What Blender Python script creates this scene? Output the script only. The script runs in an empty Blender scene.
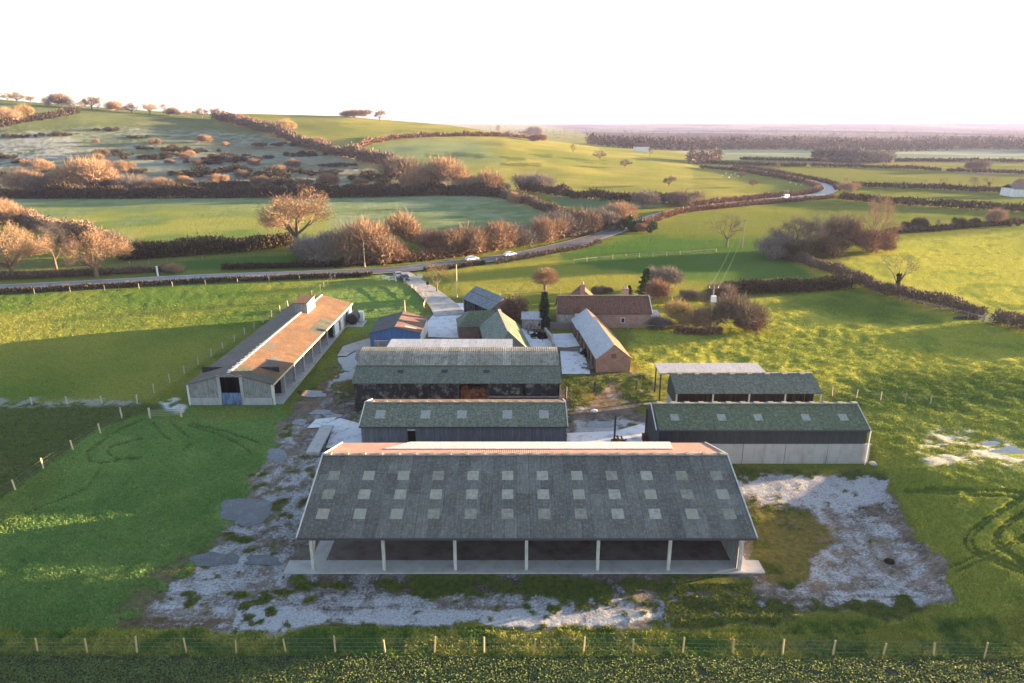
import bpy, math, random
import numpy as np
from mathutils import Vector, Matrix
R = math.radians
rng = np.random.default_rng(7)
random.seed(7)
SC = bpy.context.scene
COL = SC.collection

# ------------------------------------------------------------------ camera numbers
CAMZ, FPX, PITCH = 36.0, 683.0, R(17.8)
CP, SP = math.cos(PITCH), math.sin(PITCH)

def ray(px, py):
    u = (px - 512.0) / FPX
    v = (341.5 - py) / FPX
    return u, CP + v * SP, -SP + v * CP

def P(px, py, z=0.0):
    u, dy, dz = ray(px, py)
    t = (z - CAMZ) / dz
    return (u * t, dy * t, z)

def depth(y, z):
    return y * CP + (CAMZ - z) * SP

# ------------------------------------------------------------------ noise
def _hash(ix, iy, seed):
    h = (ix.astype(np.int64) * 374761393 + iy.astype(np.int64) * 668265263 + seed * 1442695041) & 0xFFFFFFFF
    h = ((h ^ (h >> 13)) * 1274126177) & 0xFFFFFFFF
    return ((h ^ (h >> 16)) & 0xFFFFFF) / float(0xFFFFFF)

def vnoise(x, y, seed=0):
    x = np.asarray(x, float); y = np.asarray(y, float)
    ix = np.floor(x); iy = np.floor(y)
    fx = x - ix; fy = y - iy
    fx = fx * fx * fx * (fx * (fx * 6 - 15) + 10); fy = fy * fy * fy * (fy * (fy * 6 - 15) + 10)
    a = _hash(ix, iy, seed); b = _hash(ix + 1, iy, seed)
    c = _hash(ix, iy + 1, seed); d = _hash(ix + 1, iy + 1, seed)
    return (a * (1 - fx) + b * fx) * (1 - fy) + (c * (1 - fx) + d * fx) * fy

def fbm(x, y, seed=0, octv=4, gain=0.55):
    s = 0; amp = 1; tot = 0; f = 1.0
    for o in range(octv):
        # rotate each octave a bit so no grid shows
        ca, sa = math.cos(0.7 * o + 0.3), math.sin(0.7 * o + 0.3)
        s = s + amp * vnoise((x * ca - y * sa) * f + 17.3 * o, (x * sa + y * ca) * f - 9.1 * o, seed + o)
        tot += amp; amp *= gain; f *= 2.03
    return s / tot

def sstep(a, b, x):
    t = np.clip((x - a) / (b - a), 0, 1)
    return t * t * (3 - 2 * t)

# ------------------------------------------------------------------ terrain
_sil = [(-500, 84), (-120, 92), (0, 99.5), (76, 105), (150, 111), (216, 114.5), (250, 114), (339, 116), (392, 120.5), (445, 125),
        (504, 134), (538, 141), (576, 148.5), (601, 153.5), (652, 162), (693, 169), (740, 177), (790, 186)]
_yc = [900, 850, 800, 800, 810, 830, 840, 860, 860, 830, 760, 730, 690, 660, 600, 560, 500, 430]
_yb = [330, 345, 360, 358, 356, 354, 352, 350, 350, 348, 345, 340, 336, 334, 330, 330, 345, 395]
_T, _ZC = [], []
for (px, py), yc in zip(_sil, _yc):
    u, dy, dz = ray(px, py)
    _T.append(u / dy); _ZC.append(max(0.0, CAMZ + yc * dz / dy))
_T.append(0.52); _ZC.append(0.0); _yc.append(430); _yb.append(410)
_T = np.array(_T); _ZC = np.array(_ZC); _YC = np.array(_yc, float); _YB = np.array(_yb, float)

def terr(x, y):
    x = np.asarray(x, float); y = np.asarray(y, float)
    ys = np.maximum(y, 60.0)
    t = x / ys
    yc = np.interp(t, _T, _YC); yb = np.interp(t, _T, _YB); zc = np.interp(t, _T, _ZC)
    s = np.clip((y - yb) / (yc - yb), 0, 1)
    z = zc * (0.45 * s + 0.55 * s * s * (3 - 2 * s))
    z = z * (1 - sstep(0, 1, (y - yc - 30) / 700.0))
    # folds on the hill
    hillm = sstep(0.02, 0.3, s) * (1 - sstep(0.6, 0.95, s)) * sstep(3, 14, zc)
    z = z + hillm * 5.0 * (fbm(x / 90.0, y / 120.0, 31, 3) - 0.5)
    # gentle undulation away from the farmyard
    far = sstep(130, 220, np.hypot(x * 0.9, y - 60))
    z = z + far * 1.3 * (fbm(x / 80.0, y / 80.0, 5, 2) - 0.5) * (1 - sstep(1200, 3000, y))
    # bank on the right of the yard, the field behind it stands higher
    xl = 31.5 + (y - 45.0) * 0.3
    bank = 1.9 * sstep(0, 7.5, x - xl) * sstep(40.5, 47, y) * (1 - sstep(60, 76, y)) * (1 - 0.85 * sstep(9, 50, x - xl))
    z = z + bank
    # low grassy bank between the yard and the fence
    z = z + 0.38 * np.exp(-((y - 42.4 - 0.02 * x) / 0.7) ** 2) * sstep(6, 20, x) * (1 - sstep(42, 55, x))
    # distant ridges
    z = z + 46 * sstep(3800, 5200, y + 0.1 * x) * (0.55 + 0.9 * (fbm(x / 2600.0, y / 4000.0, 11, 3) - 0.5)) * (1 - sstep(5600, 7600, y))
    z = z + 95 * sstep(8000, 11000, y) * (0.6 + 1.1 * (fbm(x / 4200.0 + 3, y / 6000.0, 12, 3) - 0.45))
    return z

def tz(x, y):
    return float(terr(np.array([x]), np.array([y]))[0])

def PT(px, py):
    """first hit of the sight line through a pixel with the terrain"""
    u, dy, dz = ray(px, py)
    t = np.concatenate([np.arange(40, 1400, 0.8), np.geomspace(1400, 16000, 500)])
    h = CAMZ + dz * t - terr(u * t, dy * t)
    k = np.argmax(h < 0)
    if h[k] >= 0: k = len(t) - 1
    a, b = t[max(k - 1, 0)], t[k]
    for _ in range(14):
        m = 0.5 * (a + b)
        if CAMZ + dz * m - tz(u * m, dy * m) < 0: b = m
        else: a = m
    x, y = u * b, dy * b
    return (x, y, tz(x, y))

# ------------------------------------------------------------------ scene helpers
def setp(o, label=None, cat=None, group=None, kind=None):
    if label: o['label'] = label
    if cat: o['category'] = cat
    if group: o['group'] = group
    if kind: o['kind'] = kind
    return o

def thing(name, label, cat, loc=(0, 0, 0), rotz=0.0, group=None):
    o = bpy.data.objects.new(name, None)
    o.empty_display_size = 0.5
    COL.objects.link(o)
    o.location = loc; o.rotation_euler = (0, 0, rotz)
    return setp(o, label, cat, group)

def mesh_obj(name, v, f, mat, parent=None, smooth=False, uv=None):
    me = bpy.data.meshes.new(name)
    me.from_pydata([tuple(p) for p in v], [], f)
    if uv is not None:
        l = me.uv_layers.new(name='UVMap')
        l.data.foreach_set('uv', np.array(uv, np.float32).ravel())
    if mat: me.materials.append(mat)
    if smooth: me.polygons.foreach_set('use_smooth', [True] * len(me.polygons))
    me.update()
    o = bpy.data.objects.new(name, me)
    COL.objects.link(o)
    if parent: o.parent = parent
    return o

def np_mesh(name, V, loops, sizes, mat, smooth=False):
    """fast mesh from numpy arrays (faces all of the given loop sizes)"""
    me = bpy.data.meshes.new(name)
    V = np.asarray(V, np.float32); loops = np.asarray(loops, np.int32); sizes = np.asarray(sizes, np.int32)
    me.vertices.add(len(V)); me.vertices.foreach_set('co', V.ravel())
    me.loops.add(len(loops)); me.loops.foreach_set('vertex_index', loops)
    me.polygons.add(len(sizes))
    st = np.concatenate([[0], np.cumsum(sizes)[:-1]]).astype(np.int32)
    me.polygons.foreach_set('loop_start', st)
    me.polygons.foreach_set('loop_total', sizes)
    if smooth: me.polygons.foreach_set('use_smooth', np.ones(len(sizes), bool))
    if mat: me.materials.append(mat)
    me.update(calc_edges=True)
    me.validate()
    return me

def link(name, me, parent=None):
    o = bpy.data.objects.new(name, me); COL.objects.link(o)
    if parent: o.parent = parent
    return o

class MB:
    """collects boxes, quads, tubes in the parent's own coordinates"""
    def __init__(s): s.v = []; s.f = []; s.uv = []
    def face(s, pts, uv=None):
        n = len(s.v); s.v += [tuple(p) for p in pts]; s.f.append(list(range(n, n + len(pts))))
        s.uv += [tuple(q) for q in (uv if uv else [(0, 0)] * len(pts))]
        return s
    def box(s, x0, y0, z0, x1, y1, z1):
        p = [(x0, y0, z0), (x1, y0, z0), (x1, y1, z0), (x0, y1, z0), (x0, y0, z1), (x1, y0, z1), (x1, y1, z1), (x0, y1, z1)]
        for q, a in (((0, 1, 5, 4), 0), ((1, 2, 6, 5), 1), ((2, 3, 7, 6), 0), ((3, 0, 4, 7), 1), ((4, 5, 6, 7), 2), ((3, 2, 1, 0), 2)):
            pts = [p[i] for i in q]
            uv = [(t[0], t[2]) if a == 0 else (t[1], t[2]) if a == 1 else (t[0], t[1]) for t in pts]
            s.face(pts, uv)
        return s
    def slab(s, a, b, c, d, th=0.08):
        """sheet a,b (eave) c,d (ridge); uv in metres: u along the eave, v down the slope"""
        a, b, c, d = map(Vector, (a, b, c, d))
        n = (b - a).cross(d - a).normalized()
        e = (b - a).normalized(); w = n.cross(e)
        def q(p): return ((p - a).dot(e), (p - a).dot(w))
        lo = [p - n * th for p in (a, b, c, d)]; up = [a, b, c, d]
        s.face(up, [q(p) for p in up])
        s.face(lo[::-1], [q(p) for p in lo[::-1]])
        for i in range(4):
            j = (i + 1) % 4
            s.face([lo[i], lo[j], up[j], up[i]], [q(lo[i]), q(lo[j]), q(up[j]), q(up[i])])
        return s
    def beam(s, p, q, w, h=None, up=(0, 0, 1)):
        h = h or w
        p, q = Vector(p), Vector(q); d = (q - p).normalized()
        upv = Vector(up)
        if abs(d.dot(upv)) > 0.95: upv = Vector((0, 1, 0))
        r = d.cross(upv).normalized() * (w / 2); t = r.cross(d).normalized() * (h / 2)
        A = [p - r - t, p + r - t, p + r + t, p - r + t]; B = [x + (q - p) for x in A]
        s.face(A[::-1]); s.face(B)
        for i in range(4):
            j = (i + 1) % 4; s.face([A[i], A[j], B[j], B[i]])
        return s
    def tube(s, p, q, r0, r1, n=6):
        p, q = Vector(p), Vector(q); d = (q - p).normalized()
        a = d.orthogonal().normalized(); b = d.cross(a)
        A = []; B = []
        for i in range(n):
            t = 2 * math.pi * i / n
            o = a * math.cos(t) + b * math.sin(t)
            A.append(p + o * r0); B.append(q + o * r1)
        for i in range(n):
            j = (i + 1) % n; s.face([A[i], A[j], B[j], B[i]])
        s.face(A[::-1]); s.face(B)
        return s
    def build(s, name, mat, parent=None, smooth=False):
        return mesh_obj(name, s.v, s.f, mat, parent, smooth, s.uv)

# ------------------------------------------------------------------ materials
def mat(name):
    m = bpy.data.materials.new(name); m.use_nodes = True
    nt = m.node_tree
    b = nt.nodes['Principled BSDF']
    b.inputs['Specular IOR Level'].default_value = 0.2
    return m, nt, b
def nd(nt, typ, **kw):
    n = nt.nodes.new(typ)
    for k, v in kw.items():
        if k in n.inputs: n.inputs[k].default_value = v
        else: setattr(n, k, v)
    return n
def ln(nt, a, b): nt.links.new(a, b)
def ramp(nt, fac, stops):
    r = nt.nodes.new('ShaderNodeValToRGB')
    el = r.color_ramp.elements
    while len(el) < len(stops): el.new(0.5)
    for e, (p, c) in zip(el, stops):
        e.position = p; e.color = (c[0], c[1], c[2], 1) if not isinstance(c, (int, float)) else (c, c, c, 1)
    ln(nt, fac, r.inputs[0]); return r.outputs[0]
def mixc(nt, fac, a, b, blend='MIX'):
    m = nt.nodes.new('ShaderNodeMix'); m.data_type = 'RGBA'; m.blend_type = blend
    for sock, val in ((m.inputs[0], fac), (m.inputs[6], a), (m.inputs[7], b)):
        if hasattr(val, 'links'): ln(nt, val, sock)
        elif isinstance(val, (int, float)): sock.default_value = val
        else: sock.default_value = (val[0], val[1], val[2], 1)
    return m.outputs[2]
def mth(nt, op, a, b=None):
    m = nt.nodes.new('ShaderNodeMath'); m.operation = op
    for i, val in enumerate((a, b)):
        if val is None: continue
        if hasattr(val, 'links'): ln(nt, val, m.inputs[i])
        else: m.inputs[i].default_value = val
    return m.outputs[0]
def noise(nt, vec, scale, detail=4, rough=0.6):
    n = nd(nt, 'ShaderNodeTexNoise', Scale=scale, Detail=detail, Roughness=rough)
    if vec is not None: ln(nt, vec, n.inputs['Vector'])
    return n.outputs['Fac']
def scaled(nt, vec, sc):
    m = nt.nodes.new('ShaderNodeVectorMath'); m.operation = 'MULTIPLY'
    ln(nt, vec, m.inputs[0]); m.inputs[1].default_value = sc
    return m.outputs[0]
def texc(nt, which='Object'): return nd(nt, 'ShaderNodeTexCoord').outputs[which]
def bump(nt, b, h, strength, dist):
    bp = nd(nt, 'ShaderNodeBump', Strength=strength, Distance=dist)
    ln(nt, h, bp.inputs['Height']); ln(nt, bp.outputs[0], b.inputs['Normal'])

def m_roof(name, base, alt, moss=(0.06, 0.08, 0.03), moss_amt=0.3, pale=(0.3, 0.3, 0.28), pale_amt=0.2,
           corr=0.16, sheet=(1.05, 2.3), rough=0.85, tint=0.25, seam=0.75, spec=0.25, moss_scale=0.5, bs=0.55):
    m, nt, b = mat(name)
    uv = texc(nt, 'UV')
    n1 = noise(nt, uv, 0.35, 5, 0.65)
    c = mixc(nt, ramp(nt, n1, [(0.35, 0), (0.65, 1)]), base, alt)
    # streaks running down the slope
    st = noise(nt, scaled(nt, uv, (5.0, 0.35, 1)), 1.0, 4, 0.6)
    c = mixc(nt, ramp(nt, st, [(0.3, 0.0), (0.75, 0.55)]), c, [k * 0.55 for k in base])
    fs = noise(nt, scaled(nt, uv, (9.0, 1.2, 1)), 1.0, 5, 0.75)
    c = mixc(nt, 1.0, c, ramp(nt, fs, [(0.3, 0.62), (0.7, 1.3)]), 'MULTIPLY')
    # sheets differ a little, seams between them
    br = nd(nt, 'ShaderNodeTexBrick', Scale=1.0)
    br.offset = 0.0; br.inputs['Mortar Size'].default_value = 0.025; br.inputs['Mortar Smooth'].default_value = 0.3
    br.inputs['Brick Width'].default_value = sheet[0]; br.inputs['Row Height'].default_value = sheet[1]
    br.inputs['Color1'].default_value = (1 - tint,) * 3 + (1,); br.inputs['Color2'].default_value = (1 + tint,) * 3 + (1,)
    br.inputs['Mortar'].default_value = (seam, seam, seam, 1)
    ln(nt, uv, br.inputs['Vector'])
    c = mixc(nt, 1.0, c, br.outputs[0], 'MULTIPLY')
    # lichen and moss
    n2 = noise(nt, uv, moss_scale * 2.2, 6, 0.75)
    c = mixc(nt, ramp(nt, n2, [(0.62 - moss_amt * 0.4, 0), (0.78 - moss_amt * 0.35, 0.85)]), c, moss)
    n3 = noise(nt, uv, 3.5, 5, 0.8)
    c = mixc(nt, ramp(nt, n3, [(0.6 - pale_amt * 0.3, 0), (0.75, 0.75)]), c, pale)
    ln(nt, c, b.inputs['Base Color'])
    b.inputs['Roughness'].default_value = rough; b.inputs['Specular IOR Level'].default_value = spec
    sep = nd(nt, 'ShaderNodeSeparateXYZ'); ln(nt, uv, sep.inputs[0])
    w = mth(nt, 'SINE', mth(nt, 'MULTIPLY', sep.outputs[0], 2 * math.pi / corr))
    h = mth(nt, 'ADD', mth(nt, 'MULTIPLY', w, 0.35), mth(nt, 'MULTIPLY', n3, 0.8))
    bump(nt, b, h, bs, 0.05)
    return m

def m_plain(name, col, var=0.25, rough=0.85, scale=1.2, dirt=None, dirt_amt=0.35, spec=0.2, bmp=0.15, metallic=0.0):
    m, nt, b = mat(name)
    oc = texc(nt)
    n = noise(nt, oc, scale, 6, 0.65)
    c = mixc(nt, n, [k * (1 - var) for k in col], [min(1, k * (1 + var)) for k in col])
    if dirt:
        n2 = noise(nt, scaled(nt, oc, (1.6, 1.6, 0.45)), scale * 0.9, 6, 0.7)
        c = mixc(nt, ramp(nt, n2, [(0.6 - dirt_amt * 0.4, 0), (0.78 - dirt_amt * 0.3, 0.9)]), c, dirt)
    ln(nt, c, b.inputs['Base Color'])
    b.inputs['Roughness'].default_value = rough; b.inputs['Specular IOR Level'].default_value = spec
    b.inputs['Metallic'].default_value = metallic
    if bmp: bump(nt, b, noise(nt, oc, scale * 9, 4, 0.7), bmp, 0.05)
    return m

def m_boards(name, c1, c2, gap=(0.02, 0.02, 0.02), width=0.2, dirt=None):
    """upright boards, seen from x or y"""
    m, nt, b = mat(name)
    uv = texc(nt, 'UV')
    br = nd(nt, 'ShaderNodeTexBrick', Scale=1.0); br.offset = 0.0
    br.inputs['Brick Width'].default_value = width; br.inputs['Row Height'].default_value = 9.0
    br.inputs['Mortar Size'].default_value = 0.012; br.inputs['Mortar Smooth'].default_value = 0.2
    br.inputs['Color1'].default_value = (*c1, 1); br.inputs['Color2'].default_value = (*c2, 1); br.inputs['Mortar'].default_value = (*gap, 1)
    ln(nt, uv, br.inputs['Vector'])
    st = noise(nt, scaled(nt, uv, (6.0, 0.6, 1)), 1.5, 5, 0.7)
    c = mixc(nt, 0.75, br.outputs[0], ramp(nt, st, [(0.25, 0.35), (0.75, 1.25)]), 'MULTIPLY')
    if dirt:
        n2 = noise(nt, uv, 0.9, 6, 0.75)
        c = mixc(nt, ramp(nt, n2, [(0.5, 0), (0.62, 0.9)]), c, dirt)
    ln(nt, c, b.inputs['Base Color']); b.inputs['Roughness'].default_value = 0.85
    bump(nt, b, br.outputs[1], 0.3, -0.02)
    return m

def m_brick(name, c1, c2, mortar, w=0.225, h=0.075):
    m, nt, b = mat(name)
    uv = texc(nt, 'UV')
    br = nd(nt, 'ShaderNodeTexBrick', Scale=1.0)
    br.inputs['Brick Width'].default_value = w; br.inputs['Row Height'].default_value = h
    br.inputs['Mortar Size'].default_value = 0.008
    br.inputs['Color1'].default_value = (*c1, 1); br.inputs['Color2'].default_value = (*c2, 1); br.inputs['Mortar'].default_value = (*mortar, 1)
    ln(nt, uv, br.inputs['Vector'])
    n = noise(nt, uv, 0.8, 6, 0.75)
    c = mixc(nt, 0.7, br.outputs[0], ramp(nt, n, [(0.3, 0.45), (0.7, 1.25)]), 'MULTIPLY')
    ln(nt, c, b.inputs['Base Color']); b.inputs['Roughness'].default_value = 0.9
    bump(nt, b, n, 0.2, 0.05)
    return m

def m_leaf(name, cols, rough=0.8, trans=0.0):
    """foliage and twigs: each little face takes its own tint"""
    m, nt, b = mat(name)
    g = nd(nt, 'ShaderNodeNewGeometry')
    oi = nd(nt, 'ShaderNodeObjectInfo')
    k = len(cols)
    c = ramp(nt, g.outputs['Random Per Island'], [(i / (k - 1), cols[i]) for i in range(k)])
    hs = nd(nt, 'ShaderNodeHueSaturation', Saturation=1.0)
    ln(nt, mth(nt, 'ADD', mth(nt, 'MULTIPLY', oi.outputs['Random'], 0.5), 0.75), hs.inputs['Value'])
    ln(nt, c, hs.inputs['Color'])
    ln(nt, hs.outputs[0], b.inputs['Base Color'])
    b.inputs['Roughness'].default_value = rough; b.inputs['Specular IOR Level'].default_value = 0.08
    return m
EXPOSURE = 3.22
# ------------------------------------------------------------------ the ground sheet
def lerp(a, b, t): return a + (b - a) * t[..., None]

us = np.concatenate([-np.geomspace(9, 0.86, 46)[:-1], np.arange(-0.86, 0.8601, 2.2 / FPX), np.geomspace(0.86, 9, 46)[1:]])
ys = [-140, -100, -70, -45, -25, -10, 3, 14, 22, 28, 32, 34.5]
y = 36.0
while y < 1000:
    ys.append(y)
    d = depth(y, 0)
    # ground metres per pixel row
    step = 1.25 * d * d / (FPX * CAMZ)
    y += min(step, 0.5 + max(0, (y - 200)) * 0.012 + 1.2) if y < 330 else 2.6
ys += list(np.geomspace(1003, 17000, 110))
ys = np.array(ys)
dcol = np.maximum(depth(ys, 0), 24.0)
GX = us[None, :] * dcol[:, None]
GY = np.repeat(ys[:, None], len(us), 1)
GZ = terr(GX, GY)
dep = np.maximum(depth(GY, GZ), 1.0)
PXv = 512 + FPX * GX / dep
PYv = 341.5 - FPX * (GY * SP - (CAMZ - GZ) * CP) / dep
PXv = np.where(GY < 30, -9999, PXv)

def sd_poly(pts, feather=40):
    """signed distance in pixels (positive inside) to a closed outline"""
    pts = np.array(pts, float)
    x0, y0 = pts.min(0) - feather; x1, y1 = pts.max(0) + feather
    out = np.full(PXv.shape, -1e3)
    sel = (PXv > x0) & (PXv < x1) & (PYv > y0) & (PYv < y1)
    if not sel.any(): return out
    px, py = PXv[sel], PYv[sel]
    best = np.full(px.shape, 1e9); ins = np.zeros(px.shape, bool)
    n = len(pts)
    for i in range(n):
        ax, ay = pts[i]; bx, by = pts[(i + 1) % n]
        dx, dy = bx - ax, by - ay
        t = np.clip(((px - ax) * dx + (py - ay) * dy) / (dx * dx + dy * dy + 1e-9), 0, 1)
        best = np.minimum(best, np.hypot(px - ax - t * dx, py - ay - t * dy))
        c = ((ay > py) != (by > py)) & (px < (bx - ax) * (py - ay) / (by - ay + 1e-12) + ax)
        ins ^= c
    out[sel] = np.where(ins, best, -best)
    return out

def d_line(pts, feather=14):
    pts = np.array(pts, float)
    x0, y0 = pts.min(0) - feather; x1, y1 = pts.max(0) + feather
    out = np.full(PXv.shape, 1e3)
    sel = (PXv > x0) & (PXv < x1) & (PYv > y0) & (PYv < y1)
    px, py = PXv[sel], PYv[sel]; best = np.full(px.shape, 1e9)
    for i in range(len(pts) - 1):
        ax, ay = pts[i]; bx, by = pts[i + 1]; dx, dy = bx - ax, by - ay
        t = np.clip(((px - ax) * dx + (py - ay) * dy) / (dx * dx + dy * dy + 1e-9), 0, 1)
        best = np.minimum(best, np.hypot(px - ax - t * dx, py - ay - t * dy))
    out[sel] = best
    return out

N1 = fbm(GX / 1.1, GY / 1.1, 1, 4)
N2 = fbm(GX / 5.0, GY / 5.0, 2, 4)
N3 = fbm(GX / 24.0, GY / 24.0, 3, 4)
N4 = fbm(GX / 110.0, GY / 70.0, 4, 4)
NF = fbm(GX / 0.42, GY / 0.42, 8, 3)

def c3(*c): return np.array(c, float)
col = lerp(c3(.11, .145, .028), c3(.18, .185, .038), sstep(.3, .7, .5 * N4 + .5 * N3))
col = lerp(col, c3(.05, .085, .02), .5 * sstep(.55, .8, N2))
tus = np.full(PXv.shape, 0.05)
yardm = np.zeros(PXv.shape)

def lay(pts, c, amt=1.0, soft=3.0, jit=0.0, tval=None, nz=None):
    """paint an outline with a colour (or colour field)"""
    global col, tus
    sd = sd_poly(pts)
    if jit: sd = sd + (N2 - .5) * 2 * jit + (N1 - .5) * jit
    a = sstep(-soft, soft, sd) * amt
    if nz is not None: a = a * nz
    col = lerp(col, c, a)
    if tval is not None: tus = tus * (1 - a) + tval * a
    return a

G_lawn = lerp(c3(.105, .185, .05), c3(.155, .23, .066), sstep(.3, .7, .6 * N2 + .4 * N3))
G_lawn = lerp(G_lawn, c3(.12, .15, .035), .5 * sstep(.5, .75, N3))
G_mid = lerp(c3(.09, .15, .03), c3(.215, .22, .045), sstep(.35, .65, .5 * N4 + .5 * N3))
G_tus = lerp(c3(.23, .25, .04), c3(.32, .31, .054), sstep(.3, .7, .5 * N3 + .5 * N2))
G_tus = lerp(G_tus, c3(.11, .165, .03), .6 * sstep(.52, .72, N2))
G_frost = lerp(c3(.13, .18, .075), c3(.21, .25, .145), sstep(.3, .7, N2 * .5 + N3 * .5))
G_scrub = lerp(c3(.13, .16, .085), c3(.23, .26, .2), sstep(.35, .65, N3))
G_scrub = lerp(G_scrub, c3(.075, .09, .045), .75 * sstep(.48, .66, .6 * N2 + .4 * N3))
G_scrub = lerp(G_scrub, c3(.18, .15, .07), .6 * sstep(.55, .75, N4))
G_hill = lerp(c3(.17, .185, .04), c3(.25, .23, .06), sstep(.35, .65, N3 * .5 + N4 * .5))

# --- the plain and the hill
col = lerp(col, lerp(c3(.06, .055, .055), c3(.13, .125, .1), sstep(.45, .6, fbm(GX / 300.0, GY / 600.0, 44, 3))), sstep(1150, 1500, GY))
lay([(590, 149), (1100, 149), (1100, 160.5), (560, 160.5)], lerp(c3(.16, .2, .13), c3(.26, .3, .22), sstep(.4, .6, N4)), .9, 1.2)
lay([(764, 161.5), (1100, 161.5), (1100, 166), (764, 166)], c3(.2, .19, .06), .8, .8)
lay([(690, 167), (1100, 171), (1100, 186), (850, 184), (800, 174)], c3(.15, .16, .035), .7, 2)
lay([(935, 170.5), (1100, 172), (1100, 176), (975, 175)], c3(.25, .2, .13), .8, 1)
lay([(-300, 60), (222, 112), (262, 125), (330, 145), (390, 163), (500, 185), (480, 197), (-300, 197)], G_scrub, 1, 5, 0, .2)
lay([(-300, 60), (230, 110), (262, 124), (300, 140), (200, 128), (140, 125), (60, 132), (-300, 170)], lerp(c3(.075, .115, .03), c3(.12, .145, .05), N3), .8, 4, 3)
lay([(-100, 128), (30, 134), (75, 140), (70, 158), (20, 165), (-100, 170)], c3(.36, .37, .38), .6, 6, 10, None, sstep(.42, .58, N2))
lay([(60, 150), (210, 150), (330, 160), (420, 185), (60, 190)], c3(.3, .31, .28), .45, 8, 8, None, sstep(.45, .6, N2))
lay([(228, 108), (520, 120), (720, 160), (840, 188), (760, 199), (640, 207), (470, 185), (390, 162), (262, 122)], G_hill, 1, 3)
lay([(370, 145), (420, 138), (480, 142), (500, 160), (440, 168), (380, 160)], lerp(c3(.09, .15, .06), c3(.16, .22, .13), N3), .8, 9, 4)
lay([(255, 115), (330, 120), (400, 132), (360, 142), (290, 135)], c3(.1, .13, .035), .7, 6, 4)
for q in ((455, 155, 30, 2), (500, 158, 26, 3), (540, 156, 12, 2), (520, 165, 20, 2), (586, 161, 20, 2.5)):
    x, yy, w, h = q
    lay([(x - w, yy - h), (x + w, yy - h * .7), (x + w, yy + h), (x - w, yy + h)], c3(.06, .085, .025), .8, 2, 2, .1, sstep(.42, .58, N3))
# --- frosty field under the hill
a = lay([(-60, 196), (500, 196), (560, 213), (575, 222), (420, 240), (280, 242), (150, 246), (60, 225), (-60, 205)], G_frost, 1, 2)
lay([(30, 208), (180, 206), (330, 212), (330, 240), (150, 246), (70, 226)], G_mid * 1.05, .85, 8, 14, None, sstep(.36, .52, N3 + .1))
lay([(545, 192), (690, 202), (640, 207), (600, 212), (560, 205)], c3(.09, .15, .075), .9, 2)
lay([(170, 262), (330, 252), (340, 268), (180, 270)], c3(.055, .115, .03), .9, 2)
lay([(-60, 255), (170, 262), (180, 275), (-60, 290)], c3(.12, .12, .05), .7, 4, 4)
# --- fields in the middle distance
lay([(-300, 292), (330, 270), (390, 272), (425, 295), (425, 305), (350, 345), (345, 300), (290, 300), (150, 400), (-300, 420)], G_mid, 1, 2, 0, .07)
lay([(300, 285), (395, 277), (425, 296), (420, 315), (352, 335), (345, 305)], G_lawn, .8, 4, 3, .07)
lay([(440, 270), (560, 255), (760, 252), (830, 276), (840, 285), (560, 300), (470, 300)], lerp(c3(.17, .19, .035), c3(.23, .22, .042), N3), 1, 3)
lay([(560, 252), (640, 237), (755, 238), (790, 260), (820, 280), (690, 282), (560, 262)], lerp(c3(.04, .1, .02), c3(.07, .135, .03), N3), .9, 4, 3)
lay([(620, 232), (700, 212), (900, 214), (860, 232), (770, 236)], c3(.135, .155, .033), .8, 3, 3)
lay([(840, 262), (900, 240), (1100, 225), (1700, 230), (1700, 480), (1100, 345), (980, 318), (900, 290)], G_tus, 1, 3, 0, .08)
lay([(620, 380), (640, 300), (740, 300), (850, 290), (900, 305), (1500, 430), (2600, 700), (1100, 480), (880, 470), (860, 400), (760, 370)], G_tus, 1, 4, 0, .11)
lay([(860, 400), (1200, 390), (2600, 600), (2600, 660), (1300, 645), (960, 640), (930, 560), (890, 480)], lerp(G_tus, G_lawn, np.full(PXv.shape, .25)), 1, 6, 0, .15)
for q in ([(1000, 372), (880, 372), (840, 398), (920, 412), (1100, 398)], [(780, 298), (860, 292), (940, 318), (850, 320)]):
    lay(q, c3(.05, .1, .02), .75, 8, 6, .12)  # shade bands across the right field put into the grass colour
# --- left lawn and the corner beside it
lay([(-200, 425), (190, 404), (280, 404), (300, 430), (280, 470), (240, 520), (190, 570), (130, 640), (-300, 660)], G_lawn, 1, 3, 2, .1)
lay([(-200, 405), (120, 402), (175, 405), (130, 418), (100, 428), (0, 500), (-200, 560)], lerp(c3(.06, .085, .03), c3(.11, .13, .04), NF), 1, 2, 0, .1)
lay([(-50, 400), (60, 398), (145, 400), (140, 406), (60, 407), (-50, 407)], c3(.3, .29, .25), .8, 2, 3, None, sstep(.4, .55, N1))
lay([(160, 402), (175, 398), (188, 404), (182, 412), (165, 410)], c3(.55, .58, .6), .9, 2, 3, None, sstep(.35, .5, N1))
lay([(200, 410), (270, 408), (280, 416), (200, 418)], c3(.2, .19, .04), .5, 2, 3)  # sunlit strip beside the long barn's gable painted as yellower grass
# --- verge and bank along the fence
lay([(-300, 632), (600, 626), (1024, 616), (1300, 612), (1300, 660), (-300, 658)], lerp(c3(.08, .14, .03), c3(.22, .225, .045), sstep(.35, .6, N1 * .5 + N2 * .5)), 1, 3, 2, .16)
# crop: soil between leaf rosettes
soil = lerp(c3(.05, .058, .04), c3(.085, .095, .055), NF)
wcrop = sstep(39.45, 39.25, GY + .006 * GX) * (GY > -30)
col = lerp(col, soil, wcrop * (PXv < -9000))
acrop = lay([(-1400, 655), (-400, 655), (300, 655.5), (1024, 659), (1500, 661), (2600, 668), (2600, 1100), (-1400, 1100)], soil, 1, .8, 0, .05)

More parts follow.
